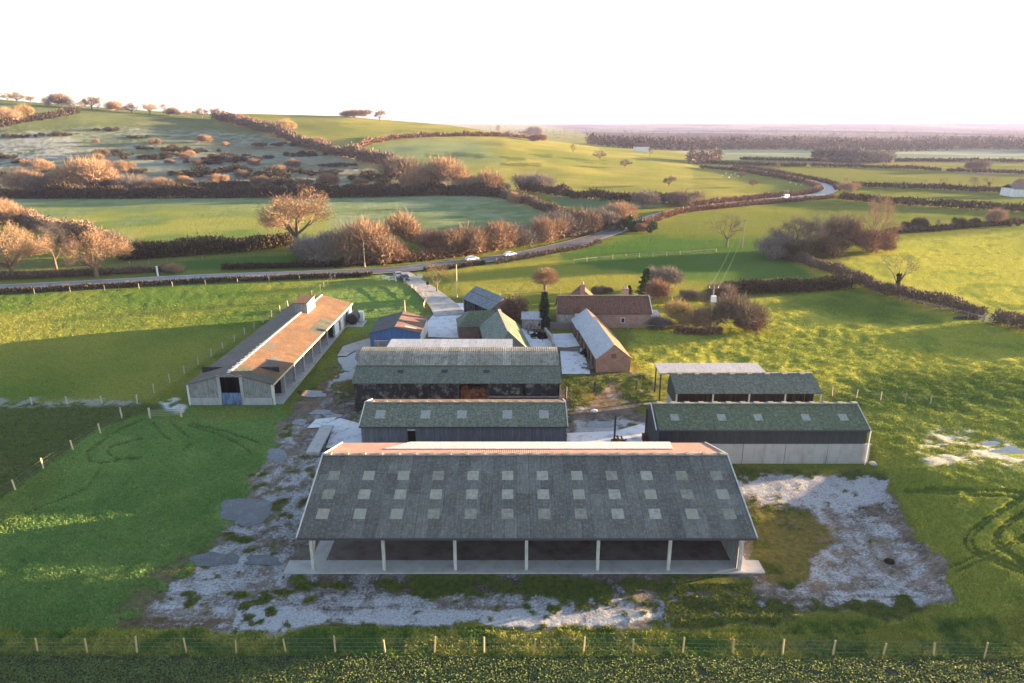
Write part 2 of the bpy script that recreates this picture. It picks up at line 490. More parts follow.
# --- the muddy, chalky yard
Y_MAIN = [(350, 340), (332, 372), (302, 396), (286, 412), (280, 440), (256, 478), (238, 515), (208, 548), (188, 575), (150, 603), (148, 622), (240, 630),
          (640, 626), (760, 618), (860, 616), (962, 603), (948, 560), (912, 530), (893, 490), (884, 474), (740, 470), (660, 440), (640, 410),
          (660, 385), (640, 372), (560, 380), (560, 340), (520, 315), (440, 300), (425, 345)]
mud = lerp(c3(.075, .06, .047), c3(.185, .15, .118), sstep(.3, .7, N1 * .6 + N2 * .4))
sdY = sd_poly(Y_MAIN) + (N2 - .5) * 26 + (N1 - .5) * 14
aY = sstep(-3, 3, sdY)
col = lerp(col, mud, aY); tus = tus * (1 - aY) + .045 * aY
strk = fbm(GX / 7.0, GY / .45, 51, 3); strk2 = fbm(GX / .8, GY / 6.0, 52, 3)
grassy = np.full(PXv.shape, .29); chalk = np.full(PXv.shape, .34); warm = np.zeros(PXv.shape); puddley = np.zeros(PXv.shape)
def field(arr, pts, val, soft=8):
    a = sstep(-soft, soft, sd_poly(pts, 60) + (N2 - .5) * 22 + (N1 - .5) * 12)
    return arr * (1 - a) + val * a
chalk = field(chalk, [(150, 596), (210, 580), (300, 588), (460, 592), (640, 592), (700, 600), (640, 624), (240, 626), (150, 618)], .46)
chalk = field(chalk, [(240, 608), (640, 610), (690, 616), (560, 625), (240, 626)], .74, 3)
chalk = field(chalk, [(735, 474), (885, 474), (892, 500), (850, 518), (760, 505), (735, 490)], .7, 6)
chalk = field(chalk, [(760, 515), (880, 515), (960, 600), (840, 606), (760, 580)], .5)
chalk = field(chalk, [(752, 505), (810, 508), (828, 545), (790, 590), (757, 575)], .08)
chalk = field(chalk, [(285, 575), (760, 576), (740, 590), (300, 590)], .2, 4)
chalk = field(chalk, [(270, 440), (330, 430), (345, 452), (300, 545), (200, 555), (225, 500)], .48)
chalk = field(chalk, [(190, 545), (290, 545), (285, 590), (160, 605)], .56)
chalk = field(chalk, [(300, 408), (365, 425), (358, 445), (322, 452), (300, 440)], .4)
chalk = field(chalk, [(335, 350), (356, 345), (354, 382), (330, 385)], .8, 4)
chalk = field(chalk, [(570, 385), (610, 375), (650, 400), (640, 420), (590, 420)], .3)
chalk = field(chalk, [(575, 420), (660, 425), (660, 448), (570, 448)], .78, 4)
grassy = field(grassy, [(150, 598), (330, 592), (700, 596), (690, 608), (240, 606)], .42, 6)
grassy = field(grassy, [(285, 577), (755, 577), (745, 590), (560, 600), (300, 590)], .72, 5)
grassy = field(grassy, [(660, 592), (830, 596), (960, 606), (860, 622), (640, 620)], .6, 6)
grassy = field(grassy, [(752, 505), (810, 508), (828, 545), (790, 592), (757, 575)], .66, 6)
grassy = field(grassy, [(664, 462), (880, 464), (884, 474), (720, 472)], .9, 4)
grassy = field(grassy, [(268, 404), (330, 350), (345, 345), (338, 372), (300, 398)], .9, 3)
grassy = field(grassy, [(335, 385), (356, 384), (358, 400), (340, 402)], .65, 4)
grassy = field(grassy, [(250, 500), (330, 440), (310, 500), (290, 560), (200, 590), (200, 560)], .42, 8)
grassy = field(grassy, [(564, 378), (620, 376), (585, 400), (568, 425)], .7, 5)
grassy = field(grassy, [(610, 376), (668, 378), (652, 405), (625, 400)], .65, 5)
grassy = field(grassy, [(430, 300), (470, 296), (468, 312), (445, 312)], .6, 4)
warm = field(warm, [(755, 510), (830, 520), (830, 590), (757, 585)], .8, 8)
warm = field(warm, [(580, 392), (615, 385), (618, 402), (600, 408)], .9, 5)
warm = field(warm, [(276, 404), (335, 372), (352, 392), (312, 412)], .6, 6)
chn = .55 * N1 + .25 * NF + .2 * N2
ach = aY * sstep(-.05, .05, chalk - .26 - (chn - .5) * 1.7 - .24) * np.clip(.55 + chalk * .6, 0, 1)
chalkc = lerp(c3(.24, .245, .25), c3(.46, .47, .49), sstep(.3, .7, NF * .5 + N1 * .5))
col = lerp(col, c3(.2, .13, .075), aY * warm * .7)
agr = aY * sstep(-.06, .06, grassy - .5 + (N1 * .6 + N2 * .4 - .5) * 1.3 - .0)
chalk = chalk + (strk - .5) * .9 * sstep(580, 592, PYv) + (strk2 - .5) * .5 * (1 - sstep(580, 592, PYv))
cdens = np.clip(.75 * (chalk * .8 + .1) + .35 * (ach - .3), 0, 1) * aY * (1 - agr * .8)
ygr = lerp(c3(.045, .085, .02), c3(.13, .13, .035), NF)
ygr = lerp(ygr, lerp(c3(.13, .09, .035), c3(.2, .16, .05), NF), warm * sstep(.4, .6, N2) * .8)
col = lerp(col, ygr, agr); tus = tus * (1 - agr) + .1 * agr
# brown scuffed rim on the left of the yard
lay([(112, 612), (150, 575), (205, 545), (215, 556), (170, 590), (150, 622), (118, 626)], c3(.11, .085, .055), .75, 5, 8, .05, sstep(.35, .5, N1))
lay([(120, 619), (240, 620), (240, 628), (118, 628)], c3(.1, .07, .045), .8, 2, 2)
# pools and bare patches on the right
lay([(940, 428), (975, 430), (1000, 445), (1060, 455), (1060, 470), (990, 462), (930, 470), (915, 450), (925, 438)], lerp(c3(.2, .17, .1), c3(.42, .42, .4), sstep(.5, .6, N1)), .75, 4, 8, .06, sstep(.4, .52, N1))
# ruts
rut = np.zeros(PXv.shape)
def ruts(ox, oy, k, lines, w=1.3):
    global rut
    for L in lines:
        d = d_line([(ox + a / k, oy + b / k) for a, b in L])
        rut = np.maximum(rut, 1 - sstep(w * .5, w * 1.5, d + (N1 - .5) * 1.2))
ruts(0, 340, 3.938, [[(605, 325), (655, 380), (672, 388)], [(670, 320), (745, 380), (748, 405), (725, 430)], [(740, 330), (850, 365), (940, 405), (985, 438)],
     [(560, 312), (470, 350), (345, 435), (350, 470), (400, 482), (470, 470)], [(560, 385), (430, 418), (425, 445), (460, 465), (550, 462)], [(395, 505), (345, 580), (250, 620), (100, 680)],
     [(760, 325), (900, 360), (1020, 400)]], 1.0)
ruts(764, 400, 3.938, [[(1030, 365), (960, 408), (880, 458), (812, 512), (792, 552), (806, 585), (860, 615), (940, 650), (1030, 682)],
     [(1030, 380), (970, 420), (895, 470), (835, 520), (818, 555), (835, 585), (890, 610), (1030, 665)],
     [(1030, 430), (950, 480), (912, 520), (905, 556), (935, 590), (1030, 650)], [(1030, 445), (965, 490), (930, 525), (925, 556), (960, 590), (1030, 632)],
     [(1030, 525), (930, 580), (840, 610), (740, 650)], [(1030, 545), (940, 595), (860, 625), (760, 668)], [(560, 352), (1030, 384)], [(640, 343), (1030, 359)]], 1.9)
ruts(520, 510, 3.938, [[(-1300, 440), (0, 468), (400, 476), (1400, 484)], [(-400, 530), (400, 532), (1400, 545)]], .7)
rut = rut * (1 - aY) * (1 - acrop)
col = lerp(col, c3(.03, .06, .014), rut * .6)

# --- puddles: hollows now, water sheets below
PUDS = [  # px, py, half width px, half height px
    (246, 514, 27, 14), (277, 455, 10, 6), (214, 559, 26, 8), (312, 394, 14, 4), (322, 412, 12, 3), (332, 416, 10, 2.2), (300, 422, 7, 3),
    (262, 561, 18, 5), (349, 360, 9, 9), (606, 424, 22, 3), (620, 436, 12, 3), (1012, 452, 22, 5), (990, 444, 10, 2.5), (968, 318, 16, 2)]
hol = np.zeros(PXv.shape)
for i, (px, py, w, h) in enumerate(PUDS):
    r = np.hypot((PXv - px) / (w * 1.15), (PYv - py) / (h * 1.15))
    hol = np.maximum(hol, 1 - sstep(.75, 1.25, r))
tus = tus * (1 - hol)
# --- lumps: real relief that the low sun picks out
lump = (fbm(GX / 1.3, GY / 1.6, 21, 2) - .5) * 2.2 + (N1 - .5) * 1.0
relief = tus * lump * (GY > 34) * (1 - sstep(500, 900, GY)) - .2 * rut * sstep(0, 1, (200 - GY) / 50) - .05 * hol
for bx0, by0, bx1, by1 in ((-19.5, 47, 21.5, 66), (-18, 69, 7, 79), (-22, 81, 8, 96), (14.5, 67, 40, 76), (19.5, 79, 40, 90), (-44, 84, -30, 128), (-24.5, 108, -14, 119), (8, 96, 19, 120)):
    m_ = (GX > bx0) & (GX < bx1) & (GY > by0) & (GY < by1)
    relief = np.where(m_, -.02, relief)
GZ2 = GZ + relief

nr, nc = GX.shape
idx = np.arange(nr * nc).reshape(nr, nc)
q = np.stack([idx[:-1, :-1], idx[:-1, 1:], idx[1:, 1:], idx[1:, :-1]], -1).reshape(-1, 4)

m, nt, b = mat('ground')
at = nd(nt, 'ShaderNodeAttribute', attribute_name='col')
pos = nd(nt, 'ShaderNodeNewGeometry').outputs['Position']
f1 = noise(nt, pos, 2.2, 5, 0.75); f2 = noise(nt, pos, 1.0, 5, 0.7)
c = mixc(nt, 0.85, at.outputs['Color'], ramp(nt, f1, [(0.25, 0.5), (0.75, 1.5)]), 'MULTIPLY')
p2 = scaled(nt, pos, (1, 1, 0))
nA = noise(nt, p2, 0.5, 8, 0.72); nB = noise(nt, p2, 4.6, 6, 0.8)
nn = mth(nt, 'ADD', mth(nt, 'MULTIPLY', nA, 1.9), mth(nt, 'MULTIPLY', nB, 1.7))
cda = nd(nt, 'ShaderNodeAttribute', attribute_name='cd')
msk = ramp(nt, mth(nt, 'SUBTRACT', mth(nt, 'ADD', nn, mth(nt, 'MULTIPLY', cda.outputs['Fac'], 1.15)), 1.86), [(0.18, 0), (0.8, 1)])
msk = mth(nt, 'MULTIPLY', msk, ramp(nt, cda.outputs['Fac'], [(0.02, 0), (0.12, 1)]))
cw = mixc(nt, ramp(nt, nB, [(0.32, 0), (0.62, 1)]), (.2, .2, .2), (.4, .41, .425))
c = mixc(nt, msk, c, cw)
ln(nt, c, b.inputs['Base Color']); b.inputs['Roughness'].default_value = 1.0; b.inputs['Specular IOR Level'].default_value = 0.0
hh = mth(nt, 'ADD', mth(nt, 'MULTIPLY', f2, 0.7), mth(nt, 'MULTIPLY', f1, 0.45))
at2 = nd(nt, 'ShaderNodeAttribute', attribute_name='tus')
bp = nd(nt, 'ShaderNodeBump', Distance=0.9)
ln(nt, at2.outputs['Fac'], bp.inputs['Strength']); ln(nt, hh, bp.inputs['Height']); ln(nt, bp.outputs[0], b.inputs['Normal'])
M_GROUND = m
me = np_mesh('ground', np.stack([GX, GY, GZ2], -1).reshape(-1, 3), q.ravel(), np.full(len(q), 4), M_GROUND, True)
ca = me.attributes.new('col', 'FLOAT_COLOR', 'POINT')
ca.data.foreach_set('color', np.concatenate([np.clip(col, 0, 1), np.ones(col.shape[:2] + (1,))], -1).astype(np.float32).ravel())
cdv = me.attributes.new('cd', 'FLOAT', 'POINT'); cdv.data.foreach_set('value', cdens.astype(np.float32).ravel())
ta = me.attributes.new('tus', 'FLOAT', 'POINT')
bstr = np.clip(.55 + tus * 2.0, 0, 1) * (1 - .6 * aY * (1 - agr)) * (1 - .8 * hol)
ta.data.foreach_set('value', bstr.astype(np.float32).ravel())
ground = link('ground', me); setp(ground, kind='structure')

def gz(x, y):
    """height of the finished ground sheet, nearest vertex"""
    r = np.clip(np.searchsorted(ys, y), 0, nr - 1)
    c_ = np.clip(np.searchsorted(us, x / dcol[r]), 0, nc - 1)
    return GZ2[r, c_], r, c_

# ------------------------------------------------------------------ water lying in the hollows
m, nt, b = mat('puddle_water')
b.inputs['Base Color'].default_value = (.09, .09, .095, 1); b.inputs['Roughness'].default_value = 0.12; b.inputs['Specular IOR Level'].default_value = 0.8
nb = noise(nt, texc(nt), 1.4, 4, 0.6); bump(nt, b, nb, 0.12, 0.05)
wc = mixc(nt, ramp(nt, noise(nt, texc(nt), 0.9, 5, 0.7), [(0.45, 0), (0.65, 1)]), (.03, .032, .036), (.07, .075, .085)); ln(nt, wc, b.inputs['Base Color'])
M_WATER = m
for i, (px, py, w, h) in enumerate(PUDS):
    cx, cy, cz = PT(px, py)
    pts = []
    for k in range(40):
        a = 2 * math.pi * k / 40
        rr = .62 + .75 * vnoise(np.array([math.cos(a) * 1.6 + i * 7.1]), np.array([math.sin(a) * 1.6 + 3.3 * i]), 40)[0]
        x, y_, _ = P(px + math.cos(a) * w * rr, py + math.sin(a) * h * rr, cz)
        pts.append((x, y_, cz + .004))
    o = mesh_obj('puddle', pts, [list(range(len(pts)))], M_WATER)
    setp(o, kind='structure')

# ------------------------------------------------------------------ grass blades near the camera, one mass nobody could count
NT = 1050000
px = rng.uniform(-260, 1340, NT); py = rng.uniform(0, 1, NT) ** .8 * (690 - 300) + 300
u = (px - 512) / FPX; v = (341.5 - py) / FPX
t = -CAMZ / (-SP + v * CP)
gx, gy = u * t, (CP + v * SP) * t
z0, rr, cc = gz(gx, gy)
cg = col[rr, cc]
green = (cg[:, 1] > cg[:, 0] * 1.02) & (cg[:, 1] > cg[:, 2] * 1.8) & (acrop[rr, cc] < .3)
keep = green & (rng.uniform(0, 1, NT) < .95) & (rut[rr, cc] < .5)
for bx0, by0, bx1, by1 in ((-19.5, 47.3, 21.5, 66), (-17.5, 69.5, 6.7, 79), (-21, 81, 7, 96), (15, 67.8, 39.5, 75), (19.5, 79, 40, 90), (-43.2, 84.3, -30.5, 127.5), (-24, 108, -15, 119), (-10, 98, 3, 118), (12.5, 96, 18, 120)):
    keep &= ~((gx > bx0) & (gx < bx1) & (gy > by0) & (gy < by1))
gx, gy, z0, tu = gx[keep], gy[keep], z0[keep], tus[rr, cc][keep]
n = len(gx)
hgt = (.045 + np.minimum(tu, .3) * .7) * rng.uniform(.5, 1.5, n); sc = .8 + gy / 160.0
wd = (.03 + .03 * rng.uniform(0, 1, n)) * sc
ang = rng.uniform(0, 2 * math.pi, n); lean = rng.normal(0, 1.1, n) * hgt; la = rng.uniform(0, 2 * math.pi, n)
dx, dy = np.cos(ang) * wd, np.sin(ang) * wd
sc = sc
V = np.stack([np.stack([gx - dx, gy - dy, z0 - .03], -1), np.stack([gx + dx, gy + dy, z0 - .03], -1),
              np.stack([gx + lean * np.cos(la), gy + lean * np.sin(la), z0 + hgt], -1)], 1).reshape(-1, 3)
M_GRASS, nt, b = mat('grass_blades')
at = nd(nt, 'ShaderNodeAttribute', attribute_name='col')
g = nd(nt, 'ShaderNodeNewGeometry')
c = mixc(nt, .8, at.outputs['Color'], ramp(nt, g.outputs['Random Per Island'], [(0, .9), (1, 1.7)]), 'MULTIPLY')
ln(nt, c, b.inputs['Base Color']); b.inputs['Roughness'].default_value = .9; b.inputs['Specular IOR Level'].default_value = .05
me = np_mesh('grass', V, np.arange(3 * n), np.full(n, 3), M_GRASS)
ca = me.attributes.new('col', 'FLOAT_COLOR', 'POINT')
ca.data.foreach_set('color', np.repeat(np.concatenate([cg[keep], np.ones((n, 1))], -1), 3, 0).astype(np.float32).ravel())
setp(link('grass', me), 'short tufted grass of the pasture around the farm buildings', 'grass', kind='stuff')

# ------------------------------------------------------------------ leaf rosettes of the crop in front of the fence
V, F = [], []
M_CROP = m_leaf('crop_leaves', [(.04, .07, .025), (.09, .12, .035), (.15, .17, .05), (.07, .1, .035)])
row = 0
xs_, ys_ = [], []
for yy in np.concatenate([np.arange(24, 34.6, .3), np.arange(34.6, 39.6, .14)]):
    sp_ = np.arange(-62, 62, .3) if yy < 34.5 else np.arange(-52, 52, .15)
    xx = sp_ + rng.normal(0, .05, len(sp_))
    xs_.append(xx); ys_.append(np.full(len(xx), yy) + rng.normal(0, .05, len(xx)))
xs_ = np.concatenate(xs_); ys_ = np.concatenate(ys_)
lim = 39.35 - .006 * xs_
k = (ys_ < lim) & (vnoise(xs_ / 1.3, ys_ / 1.3, 77) > .08); xs_, ys_ = xs_[k], ys_[k]
nL = 5; n = len(xs_)
a = rng.uniform(0, 2 * math.pi, (n, nL)); L = rng.uniform(.05, .12, (n, nL)) * (.6 + .9 * vnoise(xs_ / .7, ys_ / .5, 78))[:, None]; w = L * .42
cx = xs_[:, None]; cy = ys_[:, None]
ux, uy = np.cos(a), np.sin(a)
zb = gz(xs_, ys_)[0][:, None]; zt = rng.uniform(.04, .14, (n, nL)) + zb
quad = np.stack([np.stack([cx + 0 * a, cy + 0 * a, .02 + 0 * a + zb], -1),
                 np.stack([cx + ux * L * .6 - uy * w, cy + uy * L * .6 + ux * w, zt], -1),
                 np.stack([cx + ux * L * 1.15, cy + uy * L * 1.15, zt - .02], -1),
                 np.stack([cx + ux * L * .6 + uy * w, cy + uy * L * .6 - ux * w, zt], -1)], 2).reshape(-1, 3)
me = np_mesh('crop_plants', quad, np.arange(len(quad)), np.full(n * nL, 4), M_CROP)
setp(link('crop_plants', me), 'leafy green crop growing in dark soil in front of the post fence', 'crop', kind='stuff')
# ------------------------------------------------------------------ roads
def smooth_line(pts, step):
    pts = [np.array(p, float) for p in pts]
    out = []
    for i in range(len(pts) - 1):
        p0 = pts[max(i - 1, 0)]; p1 = pts[i]; p2 = pts[i + 1]; p3 = pts[min(i + 2, len(pts) - 1)]
        n = max(2, int(np.linalg.norm(p2 - p1) / step))
        for k in range(n):
            t = k / n
            out.append(.5 * ((2 * p1) + (p2 - p0) * t + (2 * p0 - 5 * p1 + 4 * p2 - p3) * t * t + (3 * p1 - p0 - 3 * p2 + p3) * t ** 3))
    out.append(pts[-1]); return np.array(out)

def strip(name, line, w0, w1, lift, m, widths=None):
    """ribbon following the ground from offset w0 to w1 of a centre line"""
    line = np.array(line)[:, :2]
    d = np.gradient(line, axis=0); d /= np.linalg.norm(d, axis=1)[:, None] + 1e-9
    nrm = np.stack([-d[:, 1], d[:, 0]], -1)
    zc = terr(line[:, 0], line[:, 1])
    ks = [w0, w0 * .5 + w1 * .5, w1]
    V = []
    for i in range(len(line)):
        for k in ks:
            s = widths[i] if widths is not None else 1.0
            p = line[i] + nrm[i] * k * s
            V.append((p[0], p[1], max(zc[i], tz(*p)) + lift))
    F = []
    for i in range(len(line) - 1):
        for j in range(2):
            a = i * 3 + j; F.append((a + 1, a, a + 3, a + 4))
    uv = []
    for f in F:
        for i in f: uv.append((ks[i % 3], (i // 3) * 1.0))
    o = mesh_obj(name, V, F, m, None, True, uv); setp(o, kind='structure'); return o

M_ASPH = m_plain('asphalt', (.11, .115, .13), .25, .5, .25, (.19, .185, .18), .3, .5, .2)
M_TRACKM = m_plain('track_surface', (.36, .345, .325), .3, .9, .35, (.2, .17, .14), .3)
M_LINE = m_plain('road_paint', (.75, .75, .73), .1, .7, 1)
M_YARD = m_plain('frosty_concrete', (.56, .575, .6), .16, .85, .5, (.2, .2, .19), .22)

ROADPX = [(-260, 301), (-80, 294), (0, 289), (100, 284), (200, 278.5), (300, 275), (390, 271), (450, 264.5), (512, 257), (560, 247), (600, 236.5), (640, 222.5), (680, 211),
          (720, 205.5), (760, 201), (800, 197.5), (822, 194), (831, 190), (828, 186.5), (812, 182), (790, 177.5), (764, 172.5), (735, 168.5), (700, 165)]
ROAD = smooth_line([PT(*q)[:2] for q in ROADPX], 5.0)
strip('road', ROAD, -3.7, 3.7, .3, M_ASPH)
strip('road_markings', ROAD[::1], -3.35, -3.2, .31, M_LINE)
strip('road_markings', ROAD[::1], 3.2, 3.35, .31, M_LINE)
TRK = smooth_line([PT(*q)[:2] for q in [(402, 273), (412, 280), (424, 289), (436, 299), (445, 308), (450, 316)]], 2.0)
strip('farm_track', TRK, -2.1, 2.1, .22, M_TRACKM, np.linspace(.85, 1.5, len(TRK)))

def yard(name, pix, lift, m):
    V = [P(*q, lift) for q in pix]
    o = mesh_obj(name, V, [list(range(len(V)))], m)
    if o.data.polygons[0].normal.z < 0: o.data.flip_normals()
    return setp(o, kind='structure')
yard('concrete_yard', [(428, 337), (427, 322), (438, 309), (452, 303), (470, 303), (478, 310), (459, 321), (459, 333), (459, 338)], .13, M_YARD)
yard('concrete_yard', [(427, 344), (440, 340), (458, 341), (457, 347), (430, 348)], .12, M_YARD)
yard('concrete_yard', [(517, 327), (534, 332), (551, 333), (553, 350), (526, 350)], .14, M_YARD)
yard('concrete_yard', [(551, 334), (572, 333), (580, 346), (556, 348)], .12, M_YARD)
yard('concrete_yard', [(560, 350), (582, 348), (590, 372), (590, 374), (562, 374)], .13, M_YARD)
yard('concrete_yard', [(322, 424), (340, 418), (362, 424), (362, 445), (326, 448), (331, 433)], .12, M_YARD)
yard('concrete_yard', [(307, 428), (316, 419), (337, 417), (326, 427)], .11, M_YARD)
yard('lane', [(337, 356), (343, 346), (372, 337), (372, 346), (352, 352), (346, 356)], .1, M_TRACKM)
yard('concrete_yard', [(567, 433), (616, 431), (640, 424), (652, 428), (652, 446), (567, 446)], .1, M_YARD)

# ------------------------------------------------------------------ camera, sun, sky, haze
cam = bpy.data.cameras.new('camera'); cam.sensor_width = 36; cam.lens = 36 * FPX / 1024
cam.clip_end = 60000; cam.clip_start = 1
co = bpy.data.objects.new('camera', cam); COL.objects.link(co)
co.location = (0, 0, CAMZ); co.rotation_euler = (math.pi / 2 - PITCH, 0, 0)
SC.camera = co

SUN_EL, SUN_AZ = R(4.9), R(17.5)       # azimuth counted from +X towards +Y
sd = Vector((math.cos(SUN_EL) * math.cos(SUN_AZ), math.cos(SUN_EL) * math.sin(SUN_AZ), math.sin(SUN_EL)))
L = bpy.data.lights.new('sun', 'SUN'); L.energy = 5.0; L.angle = R(0.5); L.color = (1.0, .68, .39)
lo = bpy.data.objects.new('sun', L); COL.objects.link(lo); lo.rotation_euler = sd.to_track_quat('Z', 'Y').to_euler(); lo.location = (0, 0, 150)

w = bpy.data.worlds.new('World'); SC.world = w; w.use_nodes = True
nt = w.node_tree; bg = nt.nodes['Background']
sky = nd(nt, 'ShaderNodeTexSky', sky_type='NISHITA'); sky.sun_disc = False
sky.sun_elevation = SUN_EL; sky.sun_rotation = math.pi / 2 - SUN_AZ
sky.altitude = 100; sky.air_density = 1.0; sky.dust_density = 0.8; sky.ozone_density = 2.5
hs = nd(nt, 'ShaderNodeHueSaturation', Saturation=.68)
ln(nt, sky.outputs[0], hs.inputs['Color'])
ln(nt, hs.outputs[0], bg.inputs['Color']); bg.inputs['Strength'].default_value = 0.09

hz = MB().box(-14000, -900, -3, 16000, 16900, 158)
mh = bpy.data.materials.new('haze'); mh.use_nodes = True; nt = mh.node_tree
nt.nodes.remove(nt.nodes['Principled BSDF'])
pv = nd(nt, 'ShaderNodeVolumePrincipled', Density=7e-5, Anisotropy=0.2); pv.inputs['Color'].default_value = (.55, .6, 1.0, 1)
ln(nt, pv.outputs[0], nt.nodes['Material Output'].inputs['Volume'])
ho = hz.build('haze', mh); setp(ho, 'thin pale winter haze lying over the fields and the far hills', 'haze', kind='stuff')

SC.view_settings.view_transform = 'Standard'; SC.view_settings.look = 'None'; SC.view_settings.gamma = 1
SC.view_settings.use_curve_mapping = False; SC.view_settings.exposure = EXPOSURE
SC.cycles.max_bounces = 6; SC.cycles.diffuse_bounces = 3; SC.cycles.volume_bounces = 1; SC.cycles.transparent_max_bounces = 8
SC.cycles.use_denoising = True
# ------------------------------------------------------------------ building materials
M_ROOFGREY = m_roof('grey_sheet_roof', (.108, .104, .094), (.15, .144, .13), (.09, .088, .062), .35, (.26, .25, .22), .35, .27, (1.05, 2.35), tint=.3, seam=.6, bs=.5)
M_ROOFMOSS = m_roof('mossy_sheet_roof', (.125, .13, .1), (.16, .165, .125), (.065, .075, .03), .45, (.33, .35, .3), .45, .19, (1.05, 1.9), tint=.15, moss_scale=.9)
M_ROOFMOSS2 = m_roof('dark_mossy_sheet_roof', (.1, .12, .075), (.135, .155, .1), (.06, .08, .028), .55, (.28, .3, .27), .4, .19, (1.05, 1.9), tint=.15, moss_scale=.9)
M_CAP = m_roof('weathered_vault_roof', (.24, .24, .2), (.3, .29, .245), (.11, .09, .06), .42, (.4, .4, .36), .3, .3, (1.2, 9), tint=.25, seam=.6)
M_ROOFTEAL = m_roof('grey_green_sheet_roof', (.105, .115, .092), (.135, .148, .118), (.07, .08, .042), .4, (.26, .3, .27), .4, .19, (1.05, 1.9), tint=.12)
M_ROOFSUNRUST = m_roof('sunlit_rusty_sheet_roof', (.155, .078, .04), (.26, .135, .065), (.11, .08, .05), .5, (.26, .21, .15), .25, .19, (1.05, 2.2), tint=.18, seam=.85)  # low sun's orange on right and far slopes put into the colour, with rust
M_ROOFPATCH = m_roof('dark_patch_sheets', (.1, .105, .08), (.13, .13, .1), (.06, .07, .03), .3, (.22, .22, .2), .2, .19, (1.05, 2.2))
M_ROOFLGREY = m_roof('barn_grey_roof', (.125, .112, .098), (.165, .15, .13), (.13, .085, .055), .45, (.3, .3, .29), .2, .19, (1.05, 2.2), tint=.16)
M_ROOFBROWN = m_roof('brown_sheet_roof', (.17, .095, .07), (.21, .13, .1), (.12, .07, .055), .3, (.3, .23, .19), .15, .19, (1.05, 2.4), tint=.1)
M_ROOFDARK = m_roof('dark_grey_roof', (.075, .08, .09), (.1, .105, .11), (.06, .065, .05), .3, (.16, .16, .16), .15, .19, (1.05, 2.4), tint=.1)
M_ROOFSLATE = m_roof('slate_roof', (.15, .18, .21), (.2, .225, .25), (.08, .1, .09), .3, (.32, .35, .36), .25, .5, (.5, .35), tint=.18, seam=.8)
M_ROOFGREEN = m_roof('green_lichen_roof', (.14, .18, .155), (.2, .24, .2), (.09, .1, .055), .4, (.3, .33, .29), .35, .6, (.4, .3), tint=.15, seam=.85)
M_ROOFFROST = m_roof('frosted_tile_roof', (.42, .43, .46), (.5, .51, .54), (.3, .3, .32), .25, (.62, .63, .66), .3, .45, (.4, .32), tint=.07, seam=.9)
M_ROOFPALE = m_roof('white_sheet_roof', (.46, .43, .42), (.52, .49, .48), (.36, .34, .32), .25, (.6, .58, .57), .2, .19, (1.05, 5), tint=.06, seam=.85, bs=.06)
M_ROOFSKYB = m_roof('translucent_white_roof', (.36, .39, .43), (.43, .45, .49), (.26, .27, .27), .3, (.5, .5, .52), .2, .19, (1.05, 5), tint=.12, seam=.7, bs=.06)  # blue skylight mixed into the white sheet colour
M_TILE = m_roof('clay_tile_roof', (.15, .065, .045), (.19, .09, .06), (.1, .07, .04), .35, (.27, .2, .15), .2, .33, (.33, .3), tint=.25, seam=.7)
M_ROOFSALMON = m_roof('sunlit_brown_roof', (.38, .2, .15), (.45, .26, .2), (.27, .15, .11), .3, (.5, .36, .3), .15, .19, (1.05, 2.4), tint=.08)  # pink sunlight on the far slope put into the sheet colour
M_LIGHT = m_plain('rooflight_sheet', (.28, .262, .205), .2, .7, 1.6, (.2, .2, .16), .35, .3)
M_LIGHTS = [M_LIGHT, m_plain('rooflight_sheet_dull', (.245, .23, .18), .3, .7, 1.6, (.14, .14, .1), .5, .3), m_plain('rooflight_sheet_pale', (.31, .295, .24), .25, .7, 2, (.17, .17, .13), .4, .3)]
M_LIGHT2 = m_plain('rooflight_sheet_mottled', (.3, .31, .28), .3, .7, 3, (.16, .18, .14), .45, .3)
M_RIDGE = m_plain('ridge_capping', (.3, .27, .22), .3, .85, 2, (.15, .15, .1), .3)
M_STEELPOST = m_plain('concrete_post', (.5, .49, .46), .2, .85, 2, (.3, .28, .24), .3)
M_DARKSTEEL = m_plain('dark_steel', (.06, .06, .065), .3, .6, 2)
M_SLAB = m_plain('barn_slab', (.38, .37, .355), .15, .9, .6, (.3, .27, .24), .3)
M_INFLOOR = m_plain('dusty_barn_floor', (.15, .118, .1), .2, .95, .35, (.07, .05, .045), .38)
M_BLACKBD = m_boards('black_stained_boards', (.03, .03, .032), (.055, .055, .058), (.008, .008, .008), .25)
M_BLACKCLAD = m_boards('dark_cladding', (.045, .05, .055), (.06, .065, .07), (.03, .03, .032), .3)
M_GREYBD = m_boards('weathered_grey_boards', (.25, .25, .25), (.34, .335, .32), (.1, .1, .1), .22, (.16, .15, .14))
M_BLUEGREY = m_boards('blue_grey_sheet_wall', (.14, .145, .165), (.19, .195, .215), (.085, .088, .1), .2)
M_BLUE = m_boards('blue_sheet_wall', (.075, .155, .33), (.09, .18, .37), (.05, .1, .22), .35)
M_PEEL = m_boards('peeling_dark_wall', (.025, .025, .024), (.04, .038, .036), (.01, .01, .01), .6, (.19, .18, .165))
M_CONC = m_plain('concrete_panel', (.37, .36, .35), .16, .9, .8, (.26, .24, .22), .25)
M_WHITEW = m_plain('white_painted_wall', (.66, .65, .62), .1, .85, .9, (.4, .38, .34), .25)
M_CREAM = m_plain('cream_wall', (.62, .58, .5), .1, .85, .9, (.4, .36, .3), .2)
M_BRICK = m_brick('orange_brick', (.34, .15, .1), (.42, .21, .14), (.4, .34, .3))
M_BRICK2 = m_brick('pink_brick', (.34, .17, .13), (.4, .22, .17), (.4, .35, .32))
M_BRICKD = m_brick('dark_brown_brick', (.15, .085, .07), (.2, .115, .09), (.2, .17, .15))
